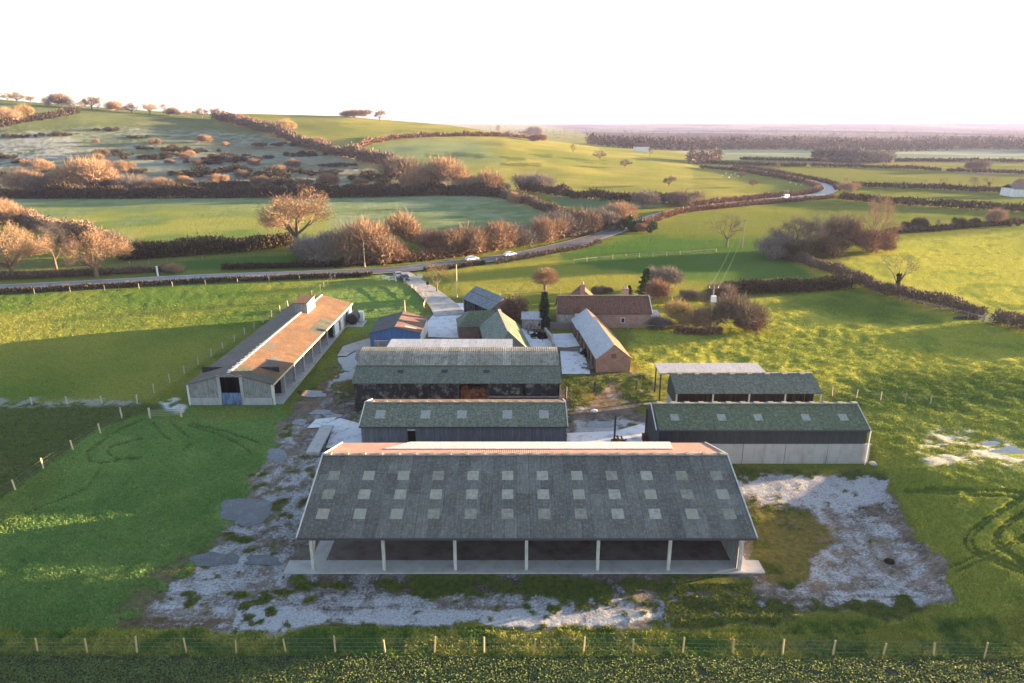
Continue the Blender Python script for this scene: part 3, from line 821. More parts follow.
M_STONE = m_plain('pale_stone_wall', (.4, .37, .33), .35, .9, 2.5, (.18, .16, .14), .4)
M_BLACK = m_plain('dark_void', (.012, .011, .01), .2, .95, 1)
M_RUSTY = m_plain('rusty_heap', (.34, .14, .06), .5, .9, 1.6, (.06, .04, .03), .5, bmp=.6)
M_WOODP = m_plain('fresh_fence_wood', (.58, .46, .29), .2, .8, 4)
M_WOODG = m_plain('grey_fence_wood', (.25, .22, .18), .25, .85, 4)
M_WHITE = m_plain('white_paint', (.75, .74, .72), .06, .5, 2)
M_GLASS, _nt, _b = mat('window_glass')
_b.inputs['Base Color'].default_value = (.03, .035, .04, 1); _b.inputs['Roughness'].default_value = .08; _b.inputs['Specular IOR Level'].default_value = .6
M_WIRE = m_plain('wire', (.2, .2, .2), .1, .5, 1)
M_LATCH = m_plain('blue_grey_gate_sheet', (.13, .2, .33), .4, .8, 2.2, (.05, .07, .1), .45)

def bld(name, label, cat, x, y, rot=0.0, z=0.0):
    t = thing(name, label, cat, (x, y, z), rot); return t
def roof_part(name, m, par, a, b, c, d, th=.08):
    return MB().slab(a, b, c, d, th).build(name, m, par)
def on_slope(a, b, d, u0, u1, v0, v1, lift):
    """rectangle lying on a slope: a,b eave ends, d ridge above a; u along, v up the slope (metres)"""
    a, b, d = Vector(a), Vector(b), Vector(d)
    e = (b - a).normalized(); n = e.cross(d - a).normalized(); s = n.cross(e)
    return [a + e * u + s * v + n * lift for u, v in ((u0, v0), (u1, v0), (u1, v1), (u0, v1))]
def gable(mb, xa, xb, y, z0, ze, zr, xm=None):
    xm = (xa + xb) / 2 if xm is None else xm
    pts = [(xa, y, z0), (xb, y, z0), (xb, y, ze), (xm, y, zr), (xa, y, ze)]
    mb.face(pts, [(p[0], p[2]) for p in pts]); return mb
def gable_x(mb, x, ya, yb, z0, ze, zr, ym=None, flip=False):
    ym = (ya + yb) / 2 if ym is None else ym
    pts = [(x, ya, z0), (x, yb, z0), (x, yb, ze), (x, ym, zr), (x, ya, ze)]
    if flip: pts = pts[::-1]
    mb.face(pts, [(p[1], p[2]) for p in pts]); return mb
def gbox(x, ya, yb, z0, ze, zr, th, ym=None):
    """gable wall with thickness, in the plane x=const"""
    mb = MB(); ym = (ya + yb) / 2 if ym is None else ym
    gable_x(mb, x, ya, yb, z0, ze, zr, ym, True); gable_x(mb, x + th, ya, yb, z0, ze, zr, ym)
    A = [(ya, z0), (yb, z0), (yb, ze), (ym, zr), (ya, ze)]
    for i in range(5):
        p, q = A[i], A[(i + 1) % 5]
        mb.face([(x, *p), (x + th, *p), (x + th, *q), (x, *q)], [(0, 0), (th, 0), (th, 1), (0, 1)])
    return mb
def gboxy(y, xa, xb, z0, ze, zr, th, xm=None):
    mb = MB(); xm = (xa + xb) / 2 if xm is None else xm
    A = [(xa, z0), (xb, z0), (xb, ze), (xm, zr), (xa, ze)]
    f = [(p[0], y, p[1]) for p in A]; g = [(p[0], y + th, p[1]) for p in A]
    mb.face(f, [(p[0], p[2]) for p in f]); mb.face(g[::-1], [(p[0], p[2]) for p in g[::-1]])
    for i in range(5):
        j = (i + 1) % 5; mb.face([f[j], f[i], g[i], g[j]])
    return mb
def window(par, x, y, z, w, h, face='y', d=.06, mframe=None, name='window'):
    """frame with a pane; standing on a wall facing -y (face='y') or +x / -x"""
    mframe = mframe or M_WHITE
    fr = MB(); pn = MB(); t = .08
    def bx(mb, u0, z0, u1, z1, d0, d1):
        if face == 'y': mb.box(u0, y - d1, z0, u1, y - d0, z1)
        elif face == '+x': mb.box(x + d0, u0, z0, x + d1, u1, z1)
        else: mb.box(x - d1, u0, z0, x - d0, u1, z1)
    c = x if face == 'y' else y
    bx(fr, c - w / 2, z, c - w / 2 + t, z + h, .004, d); bx(fr, c + w / 2 - t, z, c + w / 2, z + h, .004, d)
    bx(fr, c - w / 2 + t, z, c + w / 2 - t, z + t, .004, d); bx(fr, c - w / 2 + t, z + h - t, c + w / 2 - t, z + h, .004, d)
    bx(pn, c - w / 2 + t, z + t, c + w / 2 - t, z + h - t, .006, .03)
    f = fr.build(name, mframe, par); pn.build('pane', M_GLASS, f); return f

# ================================================================== the big open-fronted barn
t = bld('open_barn', 'largest barn, grey sheet roof dotted with pale rooflights and open front on posts', 'barn', 1.2, 56.7)
XL, XR = -18.6, 18.6; YE, ZE, ZR = -9.0, 4.0, 6.85; YB = 6.9; ZB = ZR - YB * (ZR - ZE) / 9
def zs(yv): return ZR - abs(yv) * (ZR - ZE) / 9.0
rf = roof_part('roof', M_ROOFGREY, t, (XL, YE, ZE), (XR, YE, ZE), (XR, 0, ZR), (XL, 0, ZR), .09)
a, b_, d_ = (XL, YE, ZE), (XR, YE, ZE), (XL, 0, ZR)
for px in (328.5, 364.3, 400, 435.7, 471.4, 507, 542.6, 578, 613.7, 649.5, 685.5, 721.5):
    u = (px - 525.2) / 683 * 59.2 + 18.6
    for v in (2.5, 4.65, 6.85):
        q = on_slope(a, b_, d_, u - .5, u + .5, v - .55, v + .55, .003)
        o = MB().slab(*q, .006).build('rooflight', M_LIGHTS[int(rng.integers(0, 3))], rf)
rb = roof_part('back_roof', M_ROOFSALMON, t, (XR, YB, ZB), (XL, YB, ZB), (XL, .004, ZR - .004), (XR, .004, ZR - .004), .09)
wa = [(-13.6, zs(2.6)), (14.3, zs(2.6))]
roof_part('white_roof_sheets', M_ROOFPALE, t, (15.0, YB - .1, zs(YB - .1) + .14), (-11.6, YB - .1, zs(YB - .1) + .14), (-13.6, 2.8, zs(2.8) + .1), (14.3, 2.8, zs(2.8) + .1), .08)
r = MB()
r.beam((XL, 0, ZR + .03), (XR, 0, ZR + .03), .36, .1)
for k in range(24):
    x = XL + .6 + k * 1.57; r.box(x - .2, -.24, ZR + .02, x + .2, .24, ZR + .16)
r.build('ridge_cap', M_RIDGE, t)
MB().box(XL + .02, YE - .1, ZE - .16, XR - .02, YE - .02, ZE - .02).build('gutter', M_DARKSTEEL, t)
for s in (-1, 1):
    v = MB(); x = s * 18.63
    v.beam((x, YE, ZE + .02), (x, 0, ZR + .02), .1, .16); v.beam((x, 0, ZR + .02), (x, YB, ZB + .02), .1, .16)
    v.build('verge_board', M_STEELPOST, t)
XPOST = [-17.9 + 5.97 * k for k in range(7)]
for x in XPOST:
    MB().box(x - .13, -7.9, .1, x + .13, -7.64, zs(-7.77) - .12).build('post', M_STEELPOST, t)
for x in XPOST:
    MB().box(x - .15, YB - .5, .1, x + .15, YB - .2, zs(YB - .35) - .12).build('back_post', M_DARKSTEEL, t)
    tr = MB(); tr.beam((x, -7.8, zs(-7.8) - .25), (x, 0, ZR - .3), .16, .22); tr.beam((x, 0, ZR - .3), (x, YB - .3, zs(YB - .3) - .25), .16, .22)
    tr.beam((x, -7.8, ZE - .1), (x, YB - .3, ZE - .1), .1, .16)
    tr.build('truss', M_DARKSTEEL, t)
pr = MB()
for yv in (-8.2, -6.4, -4.6, -2.8, -1.0, 1.0, 2.8, 4.6, 6.4): pr.beam((XL + .2, yv, zs(yv) - .17), (XR - .2, yv, zs(yv) - .17), .08, .14)
pr.build('purlin', M_DARKSTEEL, t)
MB().box(XL + .5, YB - .18, .1, XR - .5, YB - .06, 4.1).build('back_wall', M_BLACKBD, t)
sw = MB()
A = [(-7.6, .1), (YB - .2, .1), (YB - .2, zs(YB - .2) - .15), (0, ZR - .15), (-7.6, zs(7.6) - .15)]
for x_, fl in ((XR - .96, 1), (XR - .86, 0)):
    q = [(x_, *p) for p in A]; sw.face(q[::-1] if fl else q, [(p[1], p[2]) for p in (q[::-1] if fl else q)])
for i in range(5):
    p, q = A[i], A[(i + 1) % 5]; sw.face([(XR - .96, *p), (XR - .86, *p), (XR - .86, *q), (XR - .96, *q)])
sw.build('side_wall', M_GREYBD, t)
MB().beam((XL + .7, -7.77, 1.2), (XL + .72, -5.2, 4.6), .16).build('brace', M_WOODP, t)
sl = MB(); sl.box(-20.35, -8.2, -.05, 20.0, -6.5, .12); sl.box(-18.5, -6.5, -.05, -17.2, YB, .12); sl.box(17.6, -6.5, -.05, 18.9, YB, .12)
sl.build('floor_slab', M_SLAB, t)
MB().box(-17.2, -6.5, -.05, 17.6, YB, .1).build('barn_floor', M_INFLOOR, t)

# ================================================================== low mossy barn behind it
t = bld('mossy_barn', 'low barn with mossy grey-green roof, five rooflights and blue-grey walls, directly behind the largest barn', 'barn', -5.46, 74.0)
XL, XR = -11.7, 11.7; YE = -4.0; ZE, ZR = 3.5, 4.8
rf = roof_part('roof', M_ROOFMOSS, t, (XL, YE, ZE), (XR, YE, ZE), (XR, 0, ZR), (XL, 0, ZR))
for px in (380.6, 425.8, 462, 507.5, 544):
    u = (px - 464.5) / 683 * 78.3 + 11.7
    q = on_slope((XL, YE, ZE), (XR, YE, ZE), (XL, 0, ZR), u - .55, u + .55, 1.35, 2.75, .012)
    MB().slab(*q, .02).build('rooflight', M_LIGHT2, rf)
roof_part('back_roof', M_ROOFSUNRUST, t, (XR, 4, ZE), (XL, 4, ZE), (XL, .004, ZR - .003), (XR, .004, ZR - .003))
r = MB(); r.beam((XL, 0, ZR + .03), (XR, 0, ZR + .03), .4, .09)
for k in range(15): x = XL + .8 + k * 1.57; r.box(x - .18, -.26, ZR + .02, x + .18, .26, ZR + .14)
r.build('ridge_cap', M_RIDGE, t)
for s in (-1, 1):
    v = MB(); v.beam((s * 11.73, YE, ZE + .02), (s * 11.73, 0, ZR + .02), .1, .15); v.beam((s * 11.73, 0, ZR + .02), (s * 11.73, 4, ZE + .02), .1, .15)
    v.build('verge_board', M_STEELPOST, t)
w_ = MB(); dx = -5.9
w_.box(XL + .15, YE + .25, 0, dx - .45, YE + .4, 3.42); w_.box(dx + .45, YE + .25, 0, XR - .15, YE + .4, 3.42); w_.box(dx - .45, YE + .25, 0, dx + .45, YE + .4, 1.0); w_.box(dx - .45, YE + .25, 2.9, dx + .45, YE + .4, 3.42)
w_.build('wall', M_BLUEGREY, t)
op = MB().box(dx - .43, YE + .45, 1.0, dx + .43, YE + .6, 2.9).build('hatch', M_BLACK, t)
MB().box(dx - .45, YE + .17, 2.9, dx + .45, YE + .24, 3.1).build('hatch_lintel', M_STEELPOST, op)
for x in (XL + .15, XR - .3): gbox(x, YE + .41, 3.8, 0, ZE - .12, ZR - .12, .15, 0).build('gable_wall', M_BLUEGREY, t)
MB().box(XL + .3, 3.65, 0, XR - .3, 3.8, ZE - .1).build('back_wall', M_BLUEGREY, t)
MB().box(XL, YE - .1, ZE - .14, XR, YE - .02, ZE - .02).build('gutter', M_DARKSTEEL, t)

# ================================================================== vaulted barn
t = bld('vaulted_barn', 'two-tier barn with rounded pale upper roof over a grey-green lower roof and dark peeling walls', 'barn', -7.15, 88.1)
XL, XR = -13.5, 13.5; YE = -6.1; ZE, ZR = 4.0, 6.65
rf = roof_part('roof', M_ROOFTEAL, t, (XL, YE, ZE), (XR, YE, ZE), (XR, -2.9, 5.35), (XL, -2.9, 5.35))
for u in (6.0, 11.8, 17.3): MB().slab(*on_slope((XL, YE, ZE), (XR, YE, ZE), (XL, -2.9, 5.35), u - .4, u + .4, 2.0, 2.55, .015), .02).build('vent', M_BLACKCLAD, rf)
cap = MB(); prof = []
for k in range(9):
    a_ = k / 8; yv = -3.15 + a_ * 6.3; zz = 5.42 + 1.28 * (1 - abs(2 * a_ - 1) ** 2.3); prof.append((yv, zz))
ll = 0
for k in range(8):
    (y0, z0), (y1, z1) = prof[k], prof[k + 1]; dl = math.hypot(y1 - y0, z1 - z0)
    cap.face([(XL + .15, y0, z0), (XR - .15, y0, z0), (XR - .15, y1, z1), (XL + .15, y1, z1)], [(0, ll), (26.7, ll), (26.7, ll + dl), (0, ll + dl)])
    cap.face([(XL + .15, y1, z1 - .1), (XR - .15, y1, z1 - .1), (XR - .15, y0, z0 - .1), (XL + .15, y0, z0 - .1)]); ll += dl
for x, fl in ((XL + .15, 0), (XR - .15, 1)):
    pts = [(x, *p) for p in prof] + [(x, p[0], p[1] - .1) for p in prof[::-1]]
    cap.face(pts if fl else pts[::-1])
cap.face([(XL + .15, -3.15, 5.32), (XR - .15, -3.15, 5.32), (XR - .15, -3.15, 5.42), (XL + .15, -3.15, 5.42)])
cap.build('upper_roof', M_CAP, t)
roof_part('back_roof', M_ROOFSKYB, t, (7.25, 8.3, 5.45), (-10.7, 8.3, 5.45), (-10.7, 3.0, 5.6), (7.25, 3.0, 5.6))
w_ = MB(); w_.box(XL + .2, YE + .3, 0, .1, YE + .45, 3.9); w_.box(4.1, YE + .3, 2.3, XR - .2, YE + .45, 3.9)
w_.build('wall', M_PEEL, t)
MB().box(XL + .36, YE + 3.6, 0, XR - .36, YE + 3.75, 4.6).build('dark_backing', M_BLACK, t)  # black sheet standing in for shade inside the open bays
MB().box(4.1, YE + .28, 1.9, XR - .2, YE + .5, 2.1).build('beam', M_GREYBD, t)
for x in (.1, 4.0, 8.6, 13.1): MB().box(x, YE + .3, 0, x + .2, YE + .5, 3.9).build('post', M_DARKSTEEL, t)
for x in (XL + .2, XR - .35): gbox(x, YE + .5, 8.0, 0, ZE - .12, 6.3, .15, 0).build('gable_wall', M_PEEL, t)
MB().box(XL + .3, 7.9, 0, 7.0, 8.05, 5.3).build('back_wall', M_GREYBD, t)
hp = MB()
for k in range(26):
    x = rng.uniform(.4, 3.9); z = 3.2 * rng.uniform(.2, 1); y_ = YE + 1.2 + rng.uniform(0, 1.6); s = rng.uniform(.25, .55)
    hp.beam((x - s, y_, z), (x + s, y_ + rng.uniform(-.4, .4), z + rng.uniform(-.4, .4)), s * .9, s * .7)
hp.box(.4, YE + 1.4, 0, 3.9, YE + 2.8, 2.6)
setp(hp.build('scrap_heap', M_RUSTY), 'rust-orange heap piled in the open bay of the two-tier barn', 'scrap heap').location = (-7.15, 88.1, 0)

# ================================================================== long cattle barn on the left
t = bld('cattle_barn', 'long low barn on the left with rusty, orange-lit right roof and grey board gable', 'barn', -37.35, 84.4)
HW = 5.75; LEN = 42.6; ZE, ZR = 3.0, 4.6; SH = 1.0   # SH: sideways drift along the length
def sx(yv): return SH * yv / LEN
roof_part('left_roof', M_ROOFLGREY, t, (-HW + SH, LEN, ZE), (-HW, -.2, ZE), (0, -.2, ZR), (SH, LEN, ZR))
rr_ = roof_part('right_roof', M_ROOFSUNRUST, t, (HW, -.2, ZE), (HW + SH, LEN, ZE), (SH + .003, LEN, ZR - .003), (.003, -.2, ZR - .003))
A_, B_, D_ = (HW, -.2, ZE), (HW + SH, LEN, ZE), (0.003, -.2, ZR)
for u0, u1, v0, v1, mm in ((.1, 3.2, 3.6, 5.9, M_ROOFPATCH), (.1, 1.8, .1, 3.6, M_ROOFPATCH), (4.2, 9.0, 1.6, 3.5, M_ROOFLGREY), (22.6, 30.2, .15, 2.3, M_ROOFPATCH), (10.5, 13.5, 4.2, 5.9, M_ROOFLGREY)):
    MB().slab(*on_slope(A_, B_, D_, u0, u1, v0, v1, .012), .02).build('roof_patch', mm, rr_)
rc = MB(); rc.beam((0, -.2, ZR + .03), (SH, LEN, ZR + .03), .35, .1)
for k in range(9): rc.box(-.25 + sx(k * 1.4), .4 + k * 1.4, ZR, .3 + sx(k * 1.4), .75 + k * 1.4, ZR + .16)
rc.build('ridge_cap', M_STEELPOST, t)
g = MB()   # front gable: boards on a concrete base, with the opening left free
oz, ow = 3.95, 1.25
def gpoly(pts): g.face([(x, 0, z) for x, z in pts], pts)
sl_ = (ZR - ZE) / HW
gpoly([(-HW + .1, 1.0), (-ow, 1.0), (-ow, ZR - .1 - sl_ * ow), (-HW + .1, ZE - .06)]); gpoly([(ow, 1.0), (HW - .25, 1.0), (HW - .25, ZE - .05), (ow, ZR - .1 - sl_ * ow)])
gpoly([(-ow, oz), (ow, oz), (ow, ZR - .1 - sl_ * ow), (0, ZR - .1), (-ow, ZR - .1 - sl_ * ow)])
g.build('gable_boards', M_GREYBD, t)
b2 = MB(); b2.box(-HW + .1, -.06, 0, -ow - .1, .1, 1.0); b2.box(ow + .1, -.06, 0, HW - .25, .1, 1.0); b2.build('gable_base', M_CONC, t)
dr = MB(); dr.box(-ow + .02, -.1, .1, ow - .02, -.02, 1.75); dr.build('lower_door', M_LATCH, t)
fr = MB()
for x in (-ow - .45, ow + .05): fr.box(x, -.09, 0 if x > 0 else 1.0, x + .4, -.02, ZR - .2 - sl_ * 1.5)
fr.beam((-ow - .5, -.06, 4.05), (0, -.06, 4.42), .08, .22); fr.beam((ow + .5, -.06, 4.05), (0, -.06, 4.42), .08, .22)
fr.build('door_surround', M_CONC, t)
MB().box(-HW - .02, -.12, 0, -HW + .2, .12, ZE - .06).build('corner_post', M_WHITEW, t)
for k, yv in enumerate([0.1] + [4.25 * k for k in range(1, 8)]):
    x = HW - .2 + sx(yv); MB().box(x - .16, yv - .16, 0, x + .16, yv + .16, ZE - .1).build('post', M_CREAM if k == 0 else M_CONC, t)
MB().beam((HW + .02, -.2, ZE - .12), (HW + SH + .02, LEN, ZE - .12), .12, .24).build('eaves_board', M_WOODP, t)
MB().beam((-HW + .15, 0.15, 1.4), (-HW + SH + .15, LEN - .1, 1.4), .2, 2.8).build('left_wall', M_GREYBD, t)
wl = MB()
for y0, y1, z0, z1 in ((30, 33.6, 0, 2.75), (33.6, 34.6, 2.0, 2.75), (34.6, 38.6, 0, 2.75), (38.6, 39.6, 2.1, 2.75), (39.6, 42.4, 0, 2.75)):
    wl.box(HW - .45 + sx(y0), y0, z0, HW - .25 + sx(y0), y1, z1)
wl.build('right_wall', M_WHITEW, t)
for y0 in (33.6, 38.6): MB().box(HW - .5 + sx(y0), y0, .05, HW - .44 + sx(y0), y0 + 1, 2.05).build('door', M_BLACKBD, t)
MB().box(-HW + .5 + SH, LEN - .2, 0, HW - .3 + SH, LEN - .05, 2.9).build('back_wall', M_WHITEW, t)
gb = gboxy(LEN - .2, -HW + .5 + SH, HW - .3 + SH, 2.88, 2.9, ZR - .1, .14, SH); gb.build('back_gable', M_GREYBD, t)
MB().box(-HW + .4, 4.0, 0, HW - .5, 4.15, 3.9).build('shade_sheet', M_BLACKBD, t)  # dark sheet added behind the gable opening in place of interior shade
MB().box(-HW + .3, 12, 0, -HW + .5, 12.2, 2.5).build('inner_post', M_CONC, t)
for yv in (8.5, 17, 25.5): MB().box(-.1 + sx(yv), yv, 0, .1 + sx(yv), yv + .2, ZR - .2).build('inner_post', M_CONC, t)
MB().box(-HW + .4, .3, -.02, HW + .9, LEN, .09).build('floor_slab', M_SLAB, t)
lf = MB().box(-.35, 30.2, 4.05, 1.95, 34.8, 6.2).build('loft_box', M_GREYBD, t)
lf.data.materials.append(M_CREAM)
lf.location.x = -.1
for p in lf.data.polygons:
    if p.normal.x > .5: p.material_index = 1  # sun-facing side takes paler cream, its light put into the colour
roof_part('loft_roof', M_ROOFSUNRUST, lf, (-.5, 30.05, 6.22), (2.1, 30.05, 6.22), (2.1, 34.95, 6.5), (-.5, 34.95, 6.5))

# dark tank beside it
t = bld('fuel_tank', 'black cylindrical tank on a pale plinth at the far corner of the long left barn', 'tank', -29.4, 123.0)
c = MB(); c.tube((-.2, -1.5, 1.3), (-.2, 1.5, 1.3), 1.0, 1.0, 18); c.tube((-.2, -1.7, 1.3), (-.2, -1.5, 1.3), .6, 1.0, 18); c.tube((-.2, 1.5, 1.3), (-.2, 1.7, 1.3), 1.0, .6, 18)
c.build('tank_shell', m_plain('black_tank', (.025, .025, .027), .3, .5, 1), t)
MB().box(.5, .9, .3, 1.4, 1.7, 2.1).build('pump_cabinet', M_WHITE, t)
for yv in (-1, 1): MB().box(-1.0, yv - .15, 0, .6, yv + .15, .5).build('plinth', M_CONC, t)
MB().box(-1.3, -2.2, -.02, 1.8, 2.0, .1).build('base_slab', M_CONC, t)

# ================================================================== blue shed
t = bld('blue_shed', 'blue metal shed with rusty brown and dark grey roof beside the yard', 'shed', -19.45, 108.6)
HW = 4.2; LEN = 9.6; ZE, ZR = 2.65, 3.75
roof_part('left_roof', M_ROOFDARK, t, (-HW - .15, LEN, ZE), (-HW - .15, -.25, ZE), (0, -.25, ZR), (0, LEN, ZR))
rr_ = roof_part('right_roof', M_ROOFBROWN, t, (HW + .15, -.25, ZE), (HW + .15, LEN, ZE), (.003, LEN, ZR - .003), (.003, -.25, ZR - .003))
MB().slab(*on_slope((HW + .15, -.25, ZE), (HW + .15, LEN, ZE), (0, -.25, ZR), 1.3, 2.2, 1.0, 3.0, .012), .02).build('roof_patch', M_LIGHT, rr_)
gboxy(0, -HW, HW, 0, ZE - .1, ZR - .1, .15).build('front_wall', M_BLUE, t)
MB().box(HW - .15, .16, 0, HW, LEN - .2, ZE - .09).build('right_wall', M_CREAM, t)
MB().box(-HW, .16, 0, -HW + .15, LEN - .2, ZE - .09).build('left_wall', M_BLUE, t)
gboxy(LEN - .2, -HW, HW, 0, ZE - .1, ZR - .1, .15).build('back_wall', M_BLUE, t)

# ================================================================== barn with concrete panels
t = bld('panel_barn', 'barn on the right with green mossy roof, dark upper cladding and pale concrete panel base', 'barn', 27.3, 71.25)
XL, XR = -11.35, 11.6; YE = -3.6; ZE, ZR = 4.2, 5.8
rf = roof_part('roof', M_ROOFMOSS2, t, (XL, YE, ZE), (XR, YE, ZE), (XR, 0, ZR), (XL, 0, ZR))
for i, px in enumerate((673.6, 720.4, 757, 804.5, 842)):
    u = (px - 760) / 683 * 75.6 + 11.6
    MB().slab(*on_slope((XL, YE, ZE), (XR, YE, ZE), (XL, 0, ZR), u - .45, u + .45, 1.35, 2.3, .012), .02).build('rooflight', M_LIGHT2 if i < 2 else M_LIGHT2, rf)
roof_part('back_roof', M_ROOFSUNRUST, t, (XR, 3.6, ZE), (XL, 3.6, ZE), (XL, .004, ZR - .003), (XR, .004, ZR - .003))
r = MB(); r.beam((XL, 0, ZR + .03), (XR, 0, ZR + .03), .4, .1)
for k in range(15): x = XL + .7 + k * 1.57; r.box(x - .3, -.3, ZR + .01, x + .3, .3, ZR + .13)
r.build('ridge_cap', M_RIDGE, t)
MB().box(XL + .1, YE + .3, 2.4, XR - .1, YE + .42, ZE - .08).build('upper_cladding', M_BLACKCLAD, t)
for k in range(5):
    x0 = XL + .15 + k * 4.66; MB().box(x0 + .02, YE + .22, 0, x0 + 4.62, YE + .4, 2.38).build('concrete_panel', M_CONC, t)
for k in range(1, 5): x0 = XL + .15 + k * 4.66; MB().box(x0 - .02, YE + .26, 0, x0 + .02, YE + .38, 2.37).build('panel_joint', M_DARKSTEEL, t)
gbox(XL + .1, YE + .43, 3.3, 0, ZE - .1, ZR - .12, .14, 0).build('gable_wall', M_BLACKCLAD, t)
gbox(XR - .24, YE + .43, 3.3, 0, ZE - .1, ZR - .12, .14, 0).build('gable_wall', M_BLACKCLAD, t)
MB().box(XL + .25, 3.15, 0, XR - .25, 3.3, ZE - .1).build('back_wall', M_CONC, t)
for s in (-1, 1):
    v = MB(); v.beam((s * 11.63, YE, ZE + .01), (s * 11.63, 0, ZR + .02), .08, .16); v.beam((s * 11.63, 0, ZR + .02), (s * 11.63, 3.6, ZE + .02), .08, .16); v.build('verge_board', M_STEELPOST, t)
MB().tube((XR + .02, YE - .05, 0), (XR + .02, YE - .05, ZE - .1), .06, .06).build('downpipe', M_WHITE, t)
MB().box(XL, YE - .1, ZE - .15, XR, YE - .02, ZE - .02).build('gutter', M_DARKSTEEL, t)

# ================================================================== open shed behind, and its flat white-roofed neighbour
t = bld('open_shed', 'open-fronted shed with grey mossy roof behind the concrete panel barn', 'shed', 30.1, 84.3)
XL, XR = -9.35, 9.35; YE = -4.0; ZE, ZR = 3.3, 4.57
roof_part('roof', M_ROOFMOSS, t, (XL, YE, ZE), (XR, YE, ZE), (XR, 0, ZR), (XL, 0, ZR))
roof_part('back_roof', M_ROOFMOSS2, t, (XR, 1.2, 4.2), (XL, 1.2, 4.2), (XL, .004, ZR - .003), (XR, .004, ZR - .003))
r = MB(); r.beam((XL, 0, ZR + .03), (XR, 0, ZR + .03), .36, .09)
for k in range(8): x = XL + 1.2 + k * 2.3; r.box(x - .3, -.5, ZR - .1, x + .3, .1, ZR + .1)
r.build('ridge_cap', M_RIDGE, t)
for x in (XL + .1, -4.6, 0, 4.6, XR - .25): MB().box(x, YE + .2, 0, x + .16, YE + .36, ZE - .1).build('post', M_STEELPOST, t)
MB().box(XL + .2, .7, 0, XR - .2, .85, 4.2).build('back_wall', M_BLACKBD, t)
gw = gbox(XL + .02, YE + .4, .7, 1.6, ZE - .1, ZR - .15, .14, -.05); gw.build('gable_cladding', M_BLACKCLAD, t)
MB().box(XL + .02, YE + .4, 0, XL + .2, .7, 1.6).build('gable_base', M_CONC, t)
gbox(XR - .16, -1.5, .7, 0, 3.9, ZR - .15, .14, -.05).build('gable_cladding', M_BLACKCLAD, t)
t = bld('flat_roof_shelter', 'shelter with flat white roof on dark posts behind the open-fronted shed', 'shelter', 26.9, 87.3)
sh = MB(); sh.slab((-7.2, -1.75, 4.08), (7.2, -1.75, 4.08), (7.0, 1.9, 4.25), (-7.2, 1.9, 4.25), .16); sh.build('roof', M_ROOFPALE, t)
for x in (-7.0, -2.4, 2.3, 6.8):
    for yv in (-1.5, 1.6): MB().box(x, yv, 0, x + .16, yv + .16, 3.95).build('post', M_DARKSTEEL, t)
# ================================================================== brick and frosted-roof outbuilding
ang = math.atan2(1.75, 22.0)
t = bld('brick_outbuilding', 'narrow brick outbuilding with frosted pale left roof and orange-lit right roof', 'outbuilding', 15.28, 97.0, ang)
HW, ZE, ZR = 2.6, 2.15, 4.4
roof_part('left_roof', M_ROOFFROST, t, (-HW - .15, 15.6, ZE), (-HW - .15, -.12, ZE), (0, -.12, ZR), (0, 15.6, ZR), .1)
roof_part('right_roof', M_ROOFSUNRUST, t, (HW + .15, -.12, ZE), (HW + .15, 15.6, ZE), (.004, 15.6, ZR - .003), (.004, -.12, ZR - .003), .1)
roof_part('rear_left_roof', M_ROOFFROST, t, (-HW - .3, 22.2, ZE - .12), (-HW - .3, 15.62, ZE - .12), (-.1, 15.62, ZR - .35), (-.1, 22.2, ZR - .35), .1)
roof_part('rear_right_roof', M_ROOFSUNRUST, t, (HW - .1, 15.62, ZE - .12), (HW - .1, 22.2, ZE - .12), (-.09, 22.2, ZR - .353), (-.09, 15.62, ZR - .353), .1)
gboxy(0, -HW, HW, 0, ZE - .08, ZR - .12, .2).build('brick_gable', M_BRICK, t)
gboxy(21.9, -HW + .1, HW - .3, 0, ZE - .2, ZR - .5, .2).build('back_gable', M_BRICK, t)
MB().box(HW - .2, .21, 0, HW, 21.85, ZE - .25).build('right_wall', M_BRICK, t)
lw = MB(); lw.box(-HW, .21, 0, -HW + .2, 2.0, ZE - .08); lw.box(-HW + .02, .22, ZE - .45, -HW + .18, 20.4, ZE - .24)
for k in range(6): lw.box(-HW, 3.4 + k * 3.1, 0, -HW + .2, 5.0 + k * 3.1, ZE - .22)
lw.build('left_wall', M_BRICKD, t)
for k in range(6): MB().box(-HW + .22, 1.9 + k * 3.1, 0, -HW + .3, 3.5 + k * 3.1, 2.0).build('dark_opening', M_BLACKBD, t)  # dark board sheets fill the left wall's openings
MB().box(-.35, -.03, 2.2, .35, -.003, 2.9).build('bricked_window', M_BRICKD, t)

# ================================================================== farmhouse
t = bld('farmhouse', 'long brick farmhouse with brown tiled roof, white windows and brick chimneys', 'house', 16.9, 123.4)
XL, XR = -8.6, 8.7; ZE, ZR = 2.75, 5.35
roof_part('roof', M_TILE, t, (XL, -3.4, ZE), (XR, -3.4, ZE), (XR - .2, 0, ZR), (XL + .1, 0, ZR), .12)
rb = roof_part('back_roof', M_TILE, t, (XR, 3.4, ZE), (XL, 3.4, ZE), (XL + .1, .004, ZR - .003), (XR - .2, .004, ZR - .003), .12)
rc = MB(); rc.beam((XL + .1, 0, ZR + .03), (XR - .2, 0, ZR + .03), .3, .12); rc.build('ridge_tiles', M_RIDGE, t)
fw = MB(); fw.box(-5.6, -3.1, 0, XR - .2, -2.9, ZE - .1); fw.build('wall', M_BRICK2, t)
MB().box(XL + .2, -3.05, 0, -5.6, -2.88, ZE - .1).build('pale_wall', M_STONE, t)
for x in (XL + .2, XR - .4): gbox(x, -2.87, 3.1, 0, ZE - .1, ZR - .2, .2, 0).build('gable_wall', M_BRICK2, t)
MB().box(XL + .4, 2.9, 0, XR - .4, 3.1, ZE - .1).build('back_wall', M_BRICK2, t)
